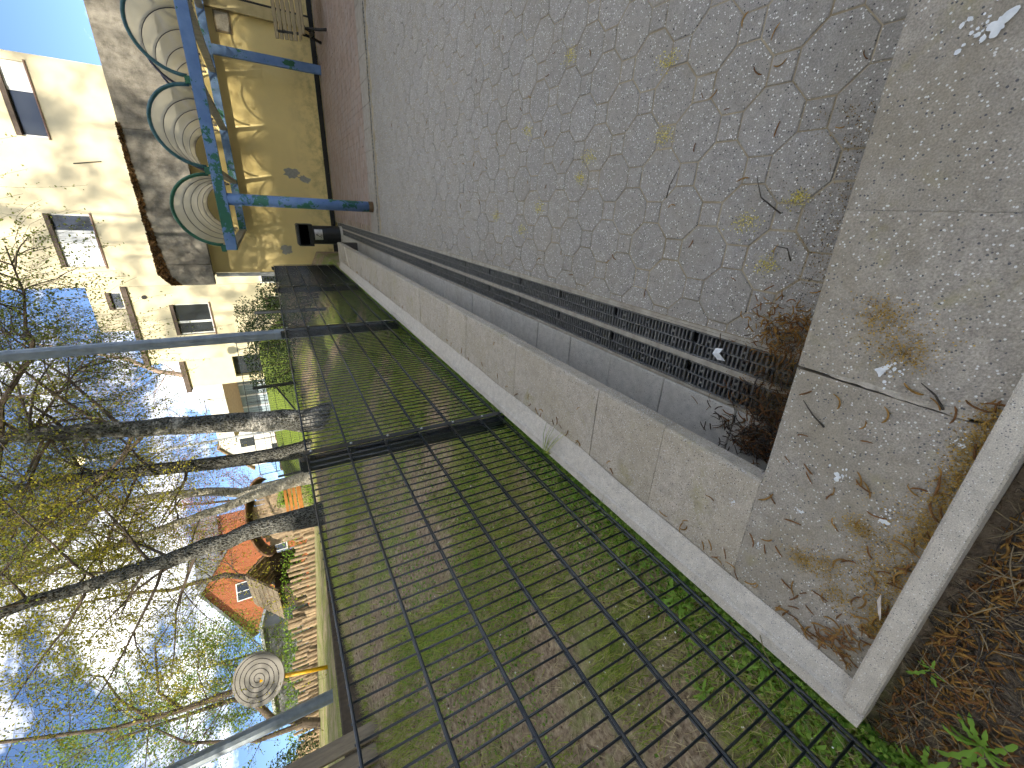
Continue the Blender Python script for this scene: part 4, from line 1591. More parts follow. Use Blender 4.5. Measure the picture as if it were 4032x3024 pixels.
def gable_house(name, label, loc, rz, w, d, h, rh, wall, roofm, base=2.0, ov=0.4, win=(), eave_lab=None):
    o = thing(name, label, 'house', loc, None, rz)
    b = MB()
    b.box(-w / 2, w / 2, 0, d, -1, h)
    b.add([(-w / 2, 0, h), (w / 2, 0, h), (0, 0, h + rh), (-w / 2, d, h), (w / 2, d, h), (0, d, h + rh)], [(0, 1, 2), (5, 4, 3)])
    b.build('wall', wall, o)
    b = MB()
    e = ov * rh / (w / 2)
    for s in (-1, 1):
        b.add([(s * (w / 2 + ov), -ov, h - e), (0, -ov, h + rh), (0, d + ov, h + rh), (s * (w / 2 + ov), d + ov, h - e), (s * (w / 2 + ov), -ov, h - e + 0.25), (0, -ov, h + rh + 0.25), (0, d + ov, h + rh + 0.25), (s * (w / 2 + ov), d + ov, h - e + 0.25)],
              [(0, 1, 2, 3), (4, 7, 6, 5), (0, 4, 5, 1), (3, 2, 6, 7), (0, 3, 7, 4)])
    rf_ = b.build('roof', roofm, o)
    for (wx, wz, ww, wh_) in win:
        wo = MB()
        wo.box(wx - ww / 2, wx + ww / 2, -0.04, -0.004, wz, wz + wh_)
        w_ = wo.build('window', M_glass, o)
        fr = MB()
        f = 0.09
        fr.box(wx - ww / 2 - f, wx + ww / 2 + f, -0.09, -0.045, wz - f, wz)
        fr.box(wx - ww / 2 - f, wx + ww / 2 + f, -0.09, -0.045, wz + wh_, wz + wh_ + f)
        fr.box(wx - ww / 2 - f, wx - ww / 2, -0.088, -0.045, wz, wz + wh_)
        fr.box(wx + ww / 2, wx + ww / 2 + f, -0.088, -0.045, wz, wz + wh_)
        fr.box(wx - 0.03, wx + 0.03, -0.087, -0.045, wz, wz + wh_)
        fr.build('frame', M_white, w_)
    return o
gable_house('brick_hall', 'orange brick hall with a slate gable beyond the playground', (-35.4, 38.1, 2.2), 0.79, 9.8, 3.2, 6.6, 3.5, M_brick, M_slate,
            win=((-0.9, 5.6, 1.5, 1.7), (-2.6, 2.6, 1.2, 1.9), (1.9, 2.6, 1.2, 1.9)))
gable_house('brick_wing', 'tall orange brick wing with slate roof behind the brick hall', (-39.2, 43.4, 2.2), -0.78, 7.6, 6.4, 9.0, 2.6, M_brick, M_slate)
blk = thing('dark_van', 'dark vehicle roof parked beyond the hedge by the brick hall', 'van', (-24.5, 26.5, hz(-24.5, 26.5) + 0.3), None, 0.6)
b = MB()
b.prism([(-1.1, -0.8), (1.1, -0.8), (1.1, 0.8), (-1.1, 0.8)], 0.3, 2.0, 0.25)
b.build('body', plain('dark_van_paint', lin('2a2f38'), lin('23272f'), 4, 0.3), blk)
b = MB()
b.box(-0.85, 0.85, -0.81, -0.802, 1.15, 1.65)
b.build('window', M_glass, blk)
for sx in (-0.7, 0.7):
    b = MB()
    b.tube([(sx, -0.83, 0.32), (sx, -0.6, 0.32)], 0.32, 14)
    b.build('wheel', M_dark, blk)

# far street lamp whose head glows by emission
sl = thing('street_lamp', 'slim street lamp with glowing head between the birch trunks', 'lamp', (-7.9, 15.6, hz(-7.9, 15.6)))
zl = hz(-7.9, 15.6)
b = MB()
b.tube([(0, 0, -0.2), (-0.03, 0.1, 4.0), (-0.12, 0.5, 8.0 - zl)], [0.05, 0.045, 0.03], 8)
b.build('shaft', plain('pale_pole', lin('c4c6c6'), lin('b2b4b4'), 6, 0.5), sl)
b = MB()
b.tube([(-0.12, 0.5, 7.9 - zl), (-0.12, 0.5, 8.0 - zl), (-0.12, 0.5, 8.2 - zl), (-0.12, 0.5, 8.25 - zl)], [0.06, 0.2, 0.2, 0.12], 12)
b.build('lamp_head', M_white, sl)
t = NT('lamp_glow')
t.color((0.9, 0.8, 0.5))
t.b.inputs['Emission Color'].default_value = (1, 0.82, 0.45, 1)
t.b.inputs['Emission Strength'].default_value = 2.5
b = MB()
b.tube([(-0.12, 0.5, 7.78 - zl), (-0.12, 0.5, 7.9 - zl)], [0.08, 0.15], 12)
b.build('lamp_glass', t.m, sl)

# second mesh fence behind the lawn (posts, brace, thin panels)
f2 = thing('rear_mesh_fence', 'second dark wire fence with a braced post beyond the birches', 'fence', (0, 0, 0))
f2p = [(-2.2, 9.9), (-4.0, 10.2), (-6.0, 10.4), (-8.2, 12.9)]
for k, (x, y) in enumerate(f2p):
    z0 = hz(x, y)
    b = MB()
    b.cbox(x - 0.03, x + 0.03, y - 0.03, y + 0.03, z0 - 0.3, max(z0 + 0.95, 2.05 if k < 2 else 2.45), 0.006)
    b.build('post', M_fence, f2)
for k in range(len(f2p) - 1):
    (xa, ya), (xb, yb) = f2p[k], f2p[k + 1]
    za, zb = hz(xa, ya), hz(xb, yb)
    L = math.hypot(xb - xa, yb - ya)
    ht = [max(za + 0.9, 2.0 if k < 2 else 2.4), max(zb + 0.9, 2.0 if k + 1 < 2 else 2.4)]
    b = MB()
    nz = 5
    for q in range(nz + 1):
        b.tube([(xa, ya, za + (ht[0] - za) * q / nz), (xb, yb, zb + (ht[1] - zb) * q / nz)], 0.004, 4)
    n = int(L / 0.06)
    for q in range(n):
        t_ = (q + 0.5) / n
        x, y = xa + (xb - xa) * t_, ya + (yb - ya) * t_
        b.tube([(x, y, za + (zb - za) * t_), (x, y, ht[0] + (ht[1] - ht[0]) * t_)], 0.0028, 3, cap=False)
    b.build('panel', M_fence, f2)['kind'] = 'stuff'
b = MB()
b.tube([(-4.0, 10.2, 1.95), (-5.1, 10.3, hz(-5.1, 10.3))], 0.02, 6)
b.build('brace', M_fence, f2)
# low concrete steps behind the fence
st = thing('garden_steps', 'low grey steps with pale edges behind the far fence panels', 'steps', (0, 0, 0))
for k in range(5):
    x0 = -2.3 - 0.30 * k
    b = MB()
    b.cbox(x0 - 0.32, x0, 8.15 + 0.05 * k, 9.5, hz(x0, 8.8) - 0.2, 0.62 + 0.145 * k, 0.01)
    b.build('step', M_kerb, st)

# ------------------------------------------------------------------ trees
class Tree:
    def __init__(self, seed):
        self.r = random.Random(seed)
        self.rng = np.random.default_rng(seed)
        self.wood = MB()
        self.leaves = []
    def rnd(self, s=1.0):
        return Vector((self.r.gauss(0, s), self.r.gauss(0, s), self.r.gauss(0, s)))
    def grow(self, p, d, L, r, lvl, cfg):
        c = cfg[lvl]
        n = c.get('seg', 4)
        pts, p, d = [p.copy()], p.copy(), d.normalized()
        for k in range(n):
            d = (d + self.rnd(c.get('wob', 0.18)) + Vector((0, 0, c.get('g', 0.0)))).normalized()
            p = p + d * (L / n)
            pts.append(p.copy())
        self.wood.tube(pts, [max(0.0016, r * (1 - 0.75 * k / n)) for k in range(n + 1)], c.get('sides', 4), cap=False)
        if lvl + 1 < len(cfg):
            cn = cfg[lvl + 1]
            num = cn['n'] if isinstance(cn['n'], int) else self.r.randint(*cn['n'])
            for q in range(num):
                t = self.r.uniform(cn.get('from', 0.3), 1.0)
                i = min(int(t * n), n - 1)
                bp = pts[i].lerp(pts[i + 1], t * n - i)
                dd = (pts[i + 1] - pts[i]).normalized()
                side = dd.cross(self.rnd()).normalized()
                a = rad(self.r.uniform(*cn.get('ang', (30, 65))))
                nd = dd * math.cos(a) + side * math.sin(a)
                self.grow(bp, nd, L * self.r.uniform(*cn.get('len', (0.4, 0.65))), r * (1 - 0.75 * t) * cn.get('rf', 0.55), lvl + 1, cfg)
        if c.get('leaf'):
            k = c['leaf']
            for q in range(k):
                t = self.r.uniform(0.15, 1.0)
                i = min(int(t * n), n - 1)
                lp_ = pts[i].lerp(pts[i + 1], t * n - i) + self.rnd(c.get('spread', 0.03))
                self.leaves.append(lp_)

def make_tree(name, label, trunk, r0, r1, cfg, seed, bark, leafm, leaf_size, group=None, prim=None, extra=(), sides=12, flat=0.2, drop=0.25, twig=None, smooth_trunk=True, limb=0.24, away=False):
    """trunk: world polyline; prim=(n, from, length, up) primaries leaving the trunk"""
    T = Tree(seed)
    base = Vector(trunk[0])
    o = thing(name, label, 'tree', base, group)
    pts = [Vector(p) - base for p in trunk]
    # subdivide the trunk for gentle irregularity
    fine, rs = [], []
    tot = len(pts) - 1
    for i in range(tot):
        for q in range(3):
            t = q / 3
            p = pts[i].lerp(pts[i + 1], t)
            if i or q:
                p = p + T.rnd(r0 * 0.10)
            fine.append(p)
    fine.append(pts[-1])
    N = len(fine) - 1
    for k in range(N + 1):
        t = k / N
        rs.append((r0 * (1 - t) + r1 * t) * (1 + 0.35 * math.exp(-t * 14)) * T.r.uniform(0.95, 1.05))
    tb = MB()
    low = fine[0] - Vector((0, 0, 0.35))
    tb.tube([low] + fine, [rs[0] * 1.25] + rs, sides)
    tb.build('trunk', bark, o, smooth=smooth_trunk)
    if prim:
        n, fr, (la, lb), up = prim
        for q in range(n):
            t = fr + (1 - fr) * (q + T.r.random()) / n
            i = min(int(t * N), N - 1)
            bp = fine[i].lerp(fine[i + 1], t * N - i)
            a = 2.4 * q + T.r.uniform(-0.5, 0.5)
            d = Vector((math.cos(a), math.sin(a), up + T.r.uniform(-0.2, 0.3)))
            if away and t < 0.62 and (d.x * base.x + d.y * base.y) < 0.1 * math.hypot(base.x, base.y):
                d.x, d.y = -d.x, -d.y
            T.grow(bp, d, T.r.uniform(la, lb) * (1.15 - 0.55 * t), (r0 * (1 - t) + r1 * t) * limb, 0, cfg)
    for pl_, ra in extra:
        ep = [Vector(p) - base for p in pl_]
        T.wood.tube(ep, [max(0.006, ra * (1 - 0.8 * k / (len(ep) - 1))) for k in range(len(ep))], 7)
        for i in range(len(ep) - 1):
            for q in range(3):
                t = T.r.random()
                dd = (ep[i + 1] - ep[i]).normalized()
                side = dd.cross(T.rnd()).normalized()
                T.grow(ep[i].lerp(ep[i + 1], t), dd * 0.5 + side, T.r.uniform(0.5, 1.1), 0.012, max(0, len(cfg) - 2), cfg)
    T.wood.build('branches', twig or bark, o)
    if T.leaves and leafm is not None:
        V, F = leaf_quads(np.array([tuple(p) for p in T.leaves]), leaf_size, flat, 0.62, T.rng, drop)
        link('foliage', big_mesh('foliage', V, F, leafm), o)
    return o

def weep(leaf, n2=(6, 8), g=-0.42, tw=(8, 11)):
    return [dict(seg=6, wob=0.09, g=0.0, sides=5),
            dict(n=n2, ang=(25, 55), len=(0.35, 0.6), seg=5, wob=0.10, g=-0.10, rf=0.38, sides=4, **{'from': 0.2}),
            dict(n=tw, ang=(25, 70), len=(0.6, 1.1), seg=4, wob=0.12, g=g, rf=0.45, sides=3, leaf=leaf, spread=0.03, **{'from': 0.1})]

def bare(n1=(7, 10), n2=(7, 10), g=0.02, leaf=0, spread=0.05, l3=(0.35, 0.6)):
    return [dict(seg=6, wob=0.14, g=0.05, sides=5),
            dict(n=n1, ang=(25, 55), len=(0.4, 0.65), seg=5, wob=0.15, g=g, rf=0.55, sides=4, **{'from': 0.15}),
            dict(n=n2, ang=(25, 60), len=l3, seg=4, wob=0.18, g=g, rf=0.55, sides=3, leaf=leaf, spread=spread, **{'from': 0.1})]

BIR = 'birches on the lawn slope'
make_tree('birch_tree', 'leaning birch with dark rough bark, leftmost of the three near trunks',
          [(-4.45, 5.66, 1.38), (-4.42, 5.69, 2.33), (-4.46, 5.65, 2.95), (-4.49, 5.63, 3.5), (-4.50, 5.62, 4.16), (-4.53, 5.6, 4.89), (-4.6, 5.5, 9), (-4.5, 5.6, 16.5)], 0.135, 0.03,
          weep(26), 31, M_bark, M_leaf_y, 0.033, BIR, (22, 0.28, (1.8, 3.0), 0.55), twig=M_bark_d, away=True)
make_tree('birch_tree', 'middle birch with lichen grey bark between the other two near trunks',
          [(-4.18, 7.29, 1.45), (-4.17, 7.29, 2.21), (-4.07, 7.35, 3.29), (-3.98, 7.4, 4.22), (-3.95, 7.41, 4.89), (-3.93, 7.43, 5.35), (-3.8, 7.5, 10), (-3.7, 7.6, 18)], 0.125, 0.03,
          weep(26), 47, M_bark, M_leaf_y, 0.033, BIR, (26, 0.26, (2.0, 3.2), 0.5), twig=M_bark_d, away=True)
make_tree('birch_tree', 'thick birch with white bark patches, rightmost of the three near trunks',
          [(-3.37, 6.81, 1.30), (-3.27, 6.86, 2.07), (-3.15, 6.92, 3.05), (-3.09, 6.95, 3.74), (-2.99, 6.99, 4.35), (-2.98, 6.99, 4.63), (-2.97, 7.0, 4.91), (-2.8, 7.1, 10), (-2.6, 7.3, 19)], 0.165, 0.035,
          weep(20), 53, M_bark_c, M_leaf_o, 0.033, BIR, (28, 0.30, (2.2, 3.4), 0.5),
          extra=(([(-2.97, 6.99, 4.9), (-2.45, 6.77, 4.67), (-2.19, 6.86, 4.5), (-1.97, 6.93, 4.34), (-1.74, 6.99, 4.26), (-1.59, 7.02, 4.29), (-1.18, 7.1, 4.21), (-0.98, 7.13, 4.22), (-0.65, 7.17, 4.23)], 0.035),
                 ([(-2.98, 7.0, 4.6), (-2.91, 7.25, 4.62), (-2.61, 7.5, 4.41), (-2.37, 7.64, 4.2), (-2.23, 7.68, 3.95)], 0.025)), twig=M_bark_d, away=True)
make_tree('pale_birch_tree', 'sunlit pale birch forking above the plank hut',
          [(-6.03, 9.2, 1.5), (-6.04, 9.19, 2.95), (-5.87, 9.3, 3.55), (-5.74, 9.38, 4.67), (-5.78, 9.36, 5.3), (-6.24, 9.06, 5.84), (-6.56, 8.83, 6.63), (-6.6, 8.9, 11)], 0.11, 0.03,
          weep(15), 61, M_bark_w, M_leaf_y, 0.04, 'pale birches behind', (18, 0.32, (1.8, 3.0), 0.5), twig=M_bark_d, away=True)
make_tree('pale_birch_tree', 'sunlit pale birch leaning left behind the dark leaning trunk',
          [(-5.78, 8.76, 1.5), (-5.82, 8.74, 2.39), (-5.96, 8.65, 3.22), (-6.03, 8.6, 4.07), (-6.12, 8.53, 4.85), (-6.2, 8.47, 5.56), (-6.26, 8.43, 6.4), (-6.4, 8.3, 11)], 0.11, 0.03,
          weep(12), 67, M_bark_w, M_leaf_y, 0.04, 'pale birches behind', (18, 0.32, (1.8, 3.0), 0.5), twig=M_bark_d, away=True)
make_tree('willow_tree', 'spreading tree with dark arching limbs and fresh leaves at the left edge',
          [(-14.9, 9.0, 2.4), (-14.3, 9.4, 3.6), (-13.56, 10.25, 4.31), (-13.52, 10.31, 5.55), (-13.43, 10.42, 6.39), (-13.36, 10.52, 7.18), (-12.9, 11.07, 9.33), (-12.6, 11.4, 12)], 0.11, 0.03,
          bare((7, 10), (8, 11), 0.03, 3, 0.05), 71, M_bark_d, M_leaf_g, 0.07, None, (16, 0.2, (2.5, 4.2), 0.4),
          extra=(([(-13.42, 10.43, 6.43), (-12.99, 10.97, 7.05), (-12.49, 11.53, 7.4), (-12.3, 11.73, 7.9)], 0.05),
                 ([(-13.46, 10.38, 5.75), (-13.09, 10.85, 6.23), (-12.27, 11.76, 6.27), (-11.9, 12.15, 5.84)], 0.05),
                 ([(-14.5, 9.0, 2.87), (-14.38, 9.07, 4.0), (-13.9, 9.6, 5.6), (-13.6, 10.2, 6.32)], 0.08)), twig=M_bark_d)
make_tree('bare_tree', 'bare dark tree with fine twigs in front of the brick hall',
          [(-21.7, 20.7, 2.6), (-20.6, 21.7, 4.6), (-19.95, 22.41, 6.69), (-19.9, 22.45, 7.89), (-19.89, 22.45, 9.02), (-19.47, 22.83, 11.12), (-19.3, 23, 14)], 0.2, 0.04,
          bare((8, 11), (8, 11), 0.0, 0), 73, M_bark_d, None, 0.08, None, (18, 0.25, (3, 5), 0.4), twig=M_bark_d)
make_tree('copper_tree', 'small tree with coppery young leaves beside the plank hut',
          [(-13.9, 20.0, 2.0), (-13.7, 20.1, 4.2), (-13.4, 20.2, 6.0), (-13.0, 20.4, 8.6)], 0.1, 0.02,
          bare((7, 9), (8, 11), 0.04, 9, 0.09), 79, M_bark_d, M_leaf_r, 0.055, None, (22, 0.2, (1.6, 2.8), 0.5), twig=M_bark_d)
make_tree('bare_tree', 'tall bare tree with pinkish twigs above the annexe roof',
          [(-12.4, 33.5, 2.0), (-11.71, 33.0, 7.0), (-10.9, 33.2, 9.3), (-10.06, 33.48, 10.67), (-9.53, 33.64, 12.0), (-8.5, 33.8, 15)], 0.22, 0.05,
          bare((8, 11), (8, 11), 0.0, 0), 83, M_bark_p, None, 0.08, None, (20, 0.3, (4, 6), 0.35), twig=M_bark_p)
make_tree('bare_tree', 'bare tree with pinkish twigs right of the pavilion roof',
          [(-15.5, 34, 2.0), (-15.2, 34, 6.5), (-15.0, 34, 10), (-14.6, 34, 15)], 0.2, 0.05,
          bare((8, 11), (8, 10), 0.0, 0), 89, M_bark_p, None, 0.08, None, (18, 0.3, (4, 6), 0.35), twig=M_bark_p)
make_tree('leafy_tree', 'fresh green tree behind the spiral disc',
          [(-19.0, 13.8, 3.0), (-18.9, 13.9, 5.0), (-18.7, 14, 7.0), (-18.6, 14.2, 9.5)], 0.14, 0.03,
          bare((7, 10), (8, 11), 0.02, 9, 0.10), 97, M_bark_d, M_leaf_g, 0.085, None, (20, 0.1, (2.2, 3.4), 0.45), twig=M_bark_d)
make_tree('leafy_tree', 'fresh green tree between the brick hall and the spiral disc',
          [(-21.5, 17.6, 3.0), (-21.4, 17.7, 5.0), (-21.2, 17.9, 7.5)], 0.12, 0.03,
          bare((7, 10), (8, 11), 0.02, 8, 0.10), 101, M_bark_d, M_leaf_g, 0.085, None, (18, 0.1, (1.8, 2.8), 0.4), twig=M_bark_d)
make_tree('leafy_tree', 'fresh green tree in the far left corner of the playground',
          [(-22.0, 9.6, 3.2), (-21.9, 9.7, 6.0), (-21.8, 9.8, 10)], 0.16, 0.04,
          bare((7, 10), (8, 11), 0.02, 9, 0.10), 103, M_bark_d, M_leaf_g, 0.09, None, (20, 0.1, (2.6, 4.0), 0.4), twig=M_bark_d)
# trees on the viewer's side whose shadows fall on the porch roof edge
for k, (x, y, sd_, lab) in enumerate(((-8.2, -2.4, 105, 'yard tree by the low wing'), (-4.2, -2.6, 106, 'yard tree where the two wings meet'), (-0.6, -2.2, 107, 'yard tree right behind the viewer'), (2.2, -2.8, 109, 'yard tree by the tall wing'))):
    make_tree('yard_tree', lab,
              [(x, y, 0.2), (x + 0.1, y, 5), (x + 0.2, y - 0.1, 12), (x + 0.1, y, 23.5)], 0.2, 0.03,
              bare((7, 9), (6, 8), 0.02, 13, 0.12), sd_, M_bark_d, M_leaf_y, 0.11, 'yard trees behind the viewer', (26, 0.36, (2.4, 3.8), 0.5), twig=M_bark_d)

# shrubs by the main building and behind the far fence panels
bush('evergreen_shrub', 'loose olive shrub under the lower windows of the main building', 'shrub', -3.4, 14.2, 0.9, 0.7, 1.15, 2600, 0.06, M_shrub, 5, 'evergreen shrubs')
bush('evergreen_shrub', 'dense dark shrub right of the tall galvanised pole', 'shrub', -4.6, 13.4, 1.0, 0.8, 1.1, 3200, 0.06, M_shrub, 6, 'evergreen shrubs')
bush('evergreen_shrub', 'low dark shrub just behind the farthest fence panel', 'shrub', -2.1, 10.7, 0.6, 0.8, 1.05, 2600, 0.05, M_shrub, 7, 'evergreen shrubs')
bush('evergreen_shrub', 'dark shrub behind the third fence panel', 'shrub', -2.9, 10.9, 0.7, 0.7, 1.0, 2600, 0.05, M_shrub, 8, 'evergreen shrubs')
bush('green_bush', 'bright green bush under the leaning birch by the logs', 'bush', -10.4, 14.9, 0.7, 0.6, 1.15, 2400, 0.06, M_hedge, 9)
bush('green_bush', 'dark green bush at the left end of the log palisade', 'bush', -15.6, 8.4, 1.0, 0.9, 1.2, 2600, 0.07, M_shrub, 10)

# ------------------------------------------------------------------ grass, ground herbs, weeds
def scatter(n, x0, x1, y0, y1, seed, bias=1.0):
    r_ = np.random.default_rng(seed)
    x = x1 - (x1 - x0) * r_.random(n) ** bias
    y = y0 + (y1 - y0) * r_.random(n)
    return x, y, r_
def blades(n, x0, x1, y0, y1, seed, h, w, mat, name, label, thr, bias=1.3, lean=0.6, s=1.6):
    x, y, r_ = scatter(n, x0, x1, y0, y1, seed, bias)
    pn = 0.6 * vnoise(x, y, s, seed) + 0.4 * vnoise(x, y, s * 3.1, seed + 1)
    edge = np.clip((x + 2.1) / 0.8, 0, 1) * 0.25
    keep = pn + edge + 0.18 * (r_.random(n) - 0.5) > thr
    x, y, pn = x[keep], y[keep], pn[keep]
    n = len(x)
    z = terrain(x, y)
    a = r_.uniform(0, 2 * np.pi, n)
    hh = h * r_.uniform(0.4, 1.25, n) * (0.7 + 0.8 * pn)
    ww = w * r_.uniform(0.7, 1.4, n)
    ln = lean * r_.normal(size=(n, 2)) * hh[:, None]
    bx, by = np.cos(a) * ww, np.sin(a) * ww
    V = np.stack([np.stack([x - bx, y - by, z - 0.003], 1), np.stack([x + bx, y + by, z - 0.003], 1),
                  np.stack([x + ln[:, 0], y + ln[:, 1], z + hh], 1)], 1).reshape(-1, 3)
    F = np.arange(3 * n).reshape(-1, 3)
    o = link(name, big_mesh(name, V, F, mat))
    tag(o, label, 'grass', None, 'stuff')
blades(170000, -5.2, -1.24, -0.6, 10.5, 201, 0.055, 0.0032, M_grass, 'lawn_grass', 'thin green grass and moss on the slope behind the fence', 0.50)
blades(60000, -5.2, -1.24, -0.6, 10.5, 203, 0.045, 0.0026, M_dry, 'dry_grass', 'dry straw coloured stalks among the slope grass', 0.42, lean=1.6)
blades(1800, -4.2, -1.3, -0.3, 6.0, 207, 0.13, 0.0032, M_grass, 'tall_grass_tufts', 'taller dark green grass tufts on the slope', 0.66, s=2.6)
x, y, r_ = scatter(80000, -3.4, -1.235, -0.5, 9.0, 211, 2.6)
pn = 0.55 * vnoise(x, y, 2.1, 31) + 0.45 * vnoise(x, y, 6.0, 32)
keep = pn + np.clip((x + 1.75) / 0.5, 0, 1) * 0.3 + 0.15 * (r_.random(len(x)) - 0.5) > 0.52
x, y = x[keep], y[keep]
P = np.stack([x, y, terrain(x, y) + r_.uniform(0.004, 0.04, len(x))], 1)
V, F = leaf_quads(P, 0.017, 0.75, 0.8, r_)
tag(link('ground_herbs', big_mesh('ground_herbs', V, F, M_clover)), 'tiny green clover like leaves carpeting the soil by the kerb', 'ground cover', None, 'stuff')
x, y, r_ = scatter(24000, -5.3, -1.3, -0.5, 10, 213, 1.0)
P = np.stack([x, y, terrain(x, y) + 0.006], 1)
V, F = leaf_quads(P, 0.022, 0.9, 0.5, r_)
M_litter = leaf_mat('leaf_litter', lin('5c4a36'), lin('cdbb9a'), 0.1)
tag(link('leaf_litter', big_mesh('leaf_litter', V, F, M_litter)), 'brown leaf litter scattered over the slope', 'leaf litter', None, 'stuff')
x, y, r_ = scatter(420, -3.2, -1.3, -0.3, 4.5, 217, 1.4)
P = np.stack([x, y, terrain(x, y) + 0.05], 1)
V, F = leaf_quads(P, 0.010, 0.9, 1.0, r_)
tag(link('tiny_daisies', big_mesh('tiny_daisies', V, F, plain('white_petal', lin('f0efe9'), lin('e4e3dc'), 9, 0.7))), 'tiny white flowers dotted through the lawn', 'flowers', None, 'stuff')

def dandelion_leaf(L, W, seed):
    r_ = random.Random(seed)
    n = 9
    vs = []
    for k in range(n + 1):
        t_ = k / n
        w = W * (0.16 + 0.84 * math.sin(math.pi * min(1, t_ * 0.62 + 0.32)) ** 1.4) * t_ ** 0.55
        if k % 2 == 0 and 0 < k < n - 1:
            w *= 0.45
        if k == n:
            w = 0.001
        z = 0.30 * L * math.sin(t_ * 2.3) - 0.16 * L * t_ * t_
        vs += [(-w, L * t_ - (0.03 * L if k % 2 else 0), z + w * 0.35), (0, L * t_, z), (w, L * t_ - (0.03 * L if k % 2 else 0), z + w * 0.35)]
    fs = []
    for k in range(n):
        for c in (0, 1):
            fs.append((k * 3 + c, k * 3 + c + 1, k * 3 + 4 + c, k * 3 + 3 + c))
    mb = MB()
    mb.add(vs, fs)
    return mb.mesh('leaf', M_weed, True)
DL = [dandelion_leaf(0.13 + 0.03 * k, 0.022 + 0.004 * k, k) for k in range(4)]
weeds = [(-1.30, 0.30, 1.1, 'largest dandelion rosette right behind the kerb near the ledge corner'), (-1.42, 0.12, 1.0, 'dandelion rosette behind the fence level with the front kerb'),
         (-1.36, 0.62, 1.05, 'dandelion rosette behind the second fence wires along the kerb'), (-1.62, 0.42, 0.8, 'dandelion rosette a step up the slope from the kerb'),
         (-1.22, -0.06, 0.9, 'dandelion rosette on bare soil at the outer corner of the kerb'), (-1.05, -0.10, 0.85, 'dandelion rosette on the soil in front of the front kerb'),
         (-0.95, 0.02, 0.5, 'small seedling on the soil against the front kerb'), (-1.34, 1.30, 0.7, 'dandelion rosette by the kerb before the nearest fence post'),
         (-2.3, 1.9, 0.8, 'broad leaved weed half way up the slope'), (-2.9, 3.4, 0.8, 'broad leaved weed high on the slope')]
for x, y, sc, lab in weeds:
    w = thing('dandelion_plant', lab, 'weed', (x, y, hz(x, y)), 'dandelion weeds')
    n = 14 if sc > 0.6 else 7
    for k in range(n):
        a = 2.4 * k + random.uniform(-.3, .3)
        s = 0.52 * sc * random.uniform(0.65, 1.05)
        link('leaf', DL[k % 4], w, (0, 0, 0.004), (random.uniform(-0.15, 0.35), random.uniform(-0.2, 0.2), a), (s, s, s))

# ------------------------------------------------------------------ litter: catkins, twigs, pollen, droppings
M_catkin = plain('brown_catkin', lin('8a5f30'), lin('5f3f22'), 60, 0.9, bump=0.6, bscale=300, var=0.5)
M_catkin_y = plain('ochre_catkin', lin('a8813f'), lin('7d5a2a'), 60, 0.9, bump=0.6, bscale=300, var=0.4)
M_twig = plain('grey_twig', lin('4e463d'), lin('352f29'), 30, 0.9)
def catkin_pts(seed, L, curl):
    r_ = random.Random(seed)
    pts, p, a = [], Vector((0, 0, 0.003)), 0.0
    n = 6
    for k in range(n + 1):
        pts.append(p.copy())
        a += curl * r_.uniform(0.5, 1.4) / n
        p = p + Vector((math.cos(a), math.sin(a), 0)) * (L / n)
    c = sum(pts, Vector()) / len(pts)
    return [q - Vector((c.x, c.y, 0)) for q in pts]
def catkin_mesh(seed, L, curl, r, mat):
    b = MB()
    pts = catkin_pts(seed, L, curl)
    b.tube(pts, [r * 0.5] + [r * random.uniform(0.85, 1.15) for _ in pts[1:-1]] + [r * 0.4], 6)
    return b.mesh('catkin', mat, True)
CK = [catkin_mesh(k, 0.03 + 0.005 * (k % 4), (0.4, 1.1, -1.2, 2.0, -0.5, 0.9)[k % 6], 0.0020, (M_catkin, M_catkin_y)[k % 2]) for k in range(10)]
def put_catkins(spots, label, group):
    for x, y, z in spots:
        o = link('catkin', CK[random.randrange(10)], None, (x, y, z), (0, 0, random.uniform(0, 6.28)))
        s = random.uniform(0.75, 1.25)
        o.scale = (s, s, s)
        tag(o, label, 'catkin', group)
sp = []
for k in range(64):   # corner of the kerbs
    t_ = random.random()
    sp.append((-1.075 + abs(random.gauss(0, 0.07)), 0.135 + abs(random.gauss(0, 0.07)), LZ + 0.003))
put_catkins(sp, 'brown catkin in the heap filling the inner corner of the kerbs', 'catkins heaped in the kerb corner')
sp = []
for k in range(46):
    x = random.uniform(-1.0, -0.25)
    sp.append((x, 0.133 + 0.0157 * x + abs(random.gauss(0.012, 0.03)), LZ + 0.003))
put_catkins(sp, 'brown catkin lying along the foot of the front kerb', 'catkins along the front kerb')
sp = [(random.uniform(-1.0, -0.3), random.uniform(0.2, 0.46), LZ + 0.002) for k in range(30)]
put_catkins(sp, 'brown catkin loose on the broad front slabs', 'catkins on the front slabs')
sp = []
for k in range(90):
    y = 0.2 + 8.3 * random.random() ** 1.9
    x = -1.085 + 0.05 * min(1, y / 1.3) + abs(random.gauss(0, 0.022)) if random.random() < 0.75 else random.uniform(-1.02, -0.74)
    sp.append((x, y, LZ + 0.004))
put_catkins(sp, 'brown catkin on the long ledge, mostly along the pale kerb', 'catkins on the long ledge')
sp = [(random.uniform(-0.35, 0.45 * yy + 0.7), yy, 0.002) for yy in [0.75 + 5.8 * random.random() ** 1.5 for _ in range(80)]]
put_catkins(sp, 'dark catkin scattered on the octagonal pavers', 'catkins on the pavers')
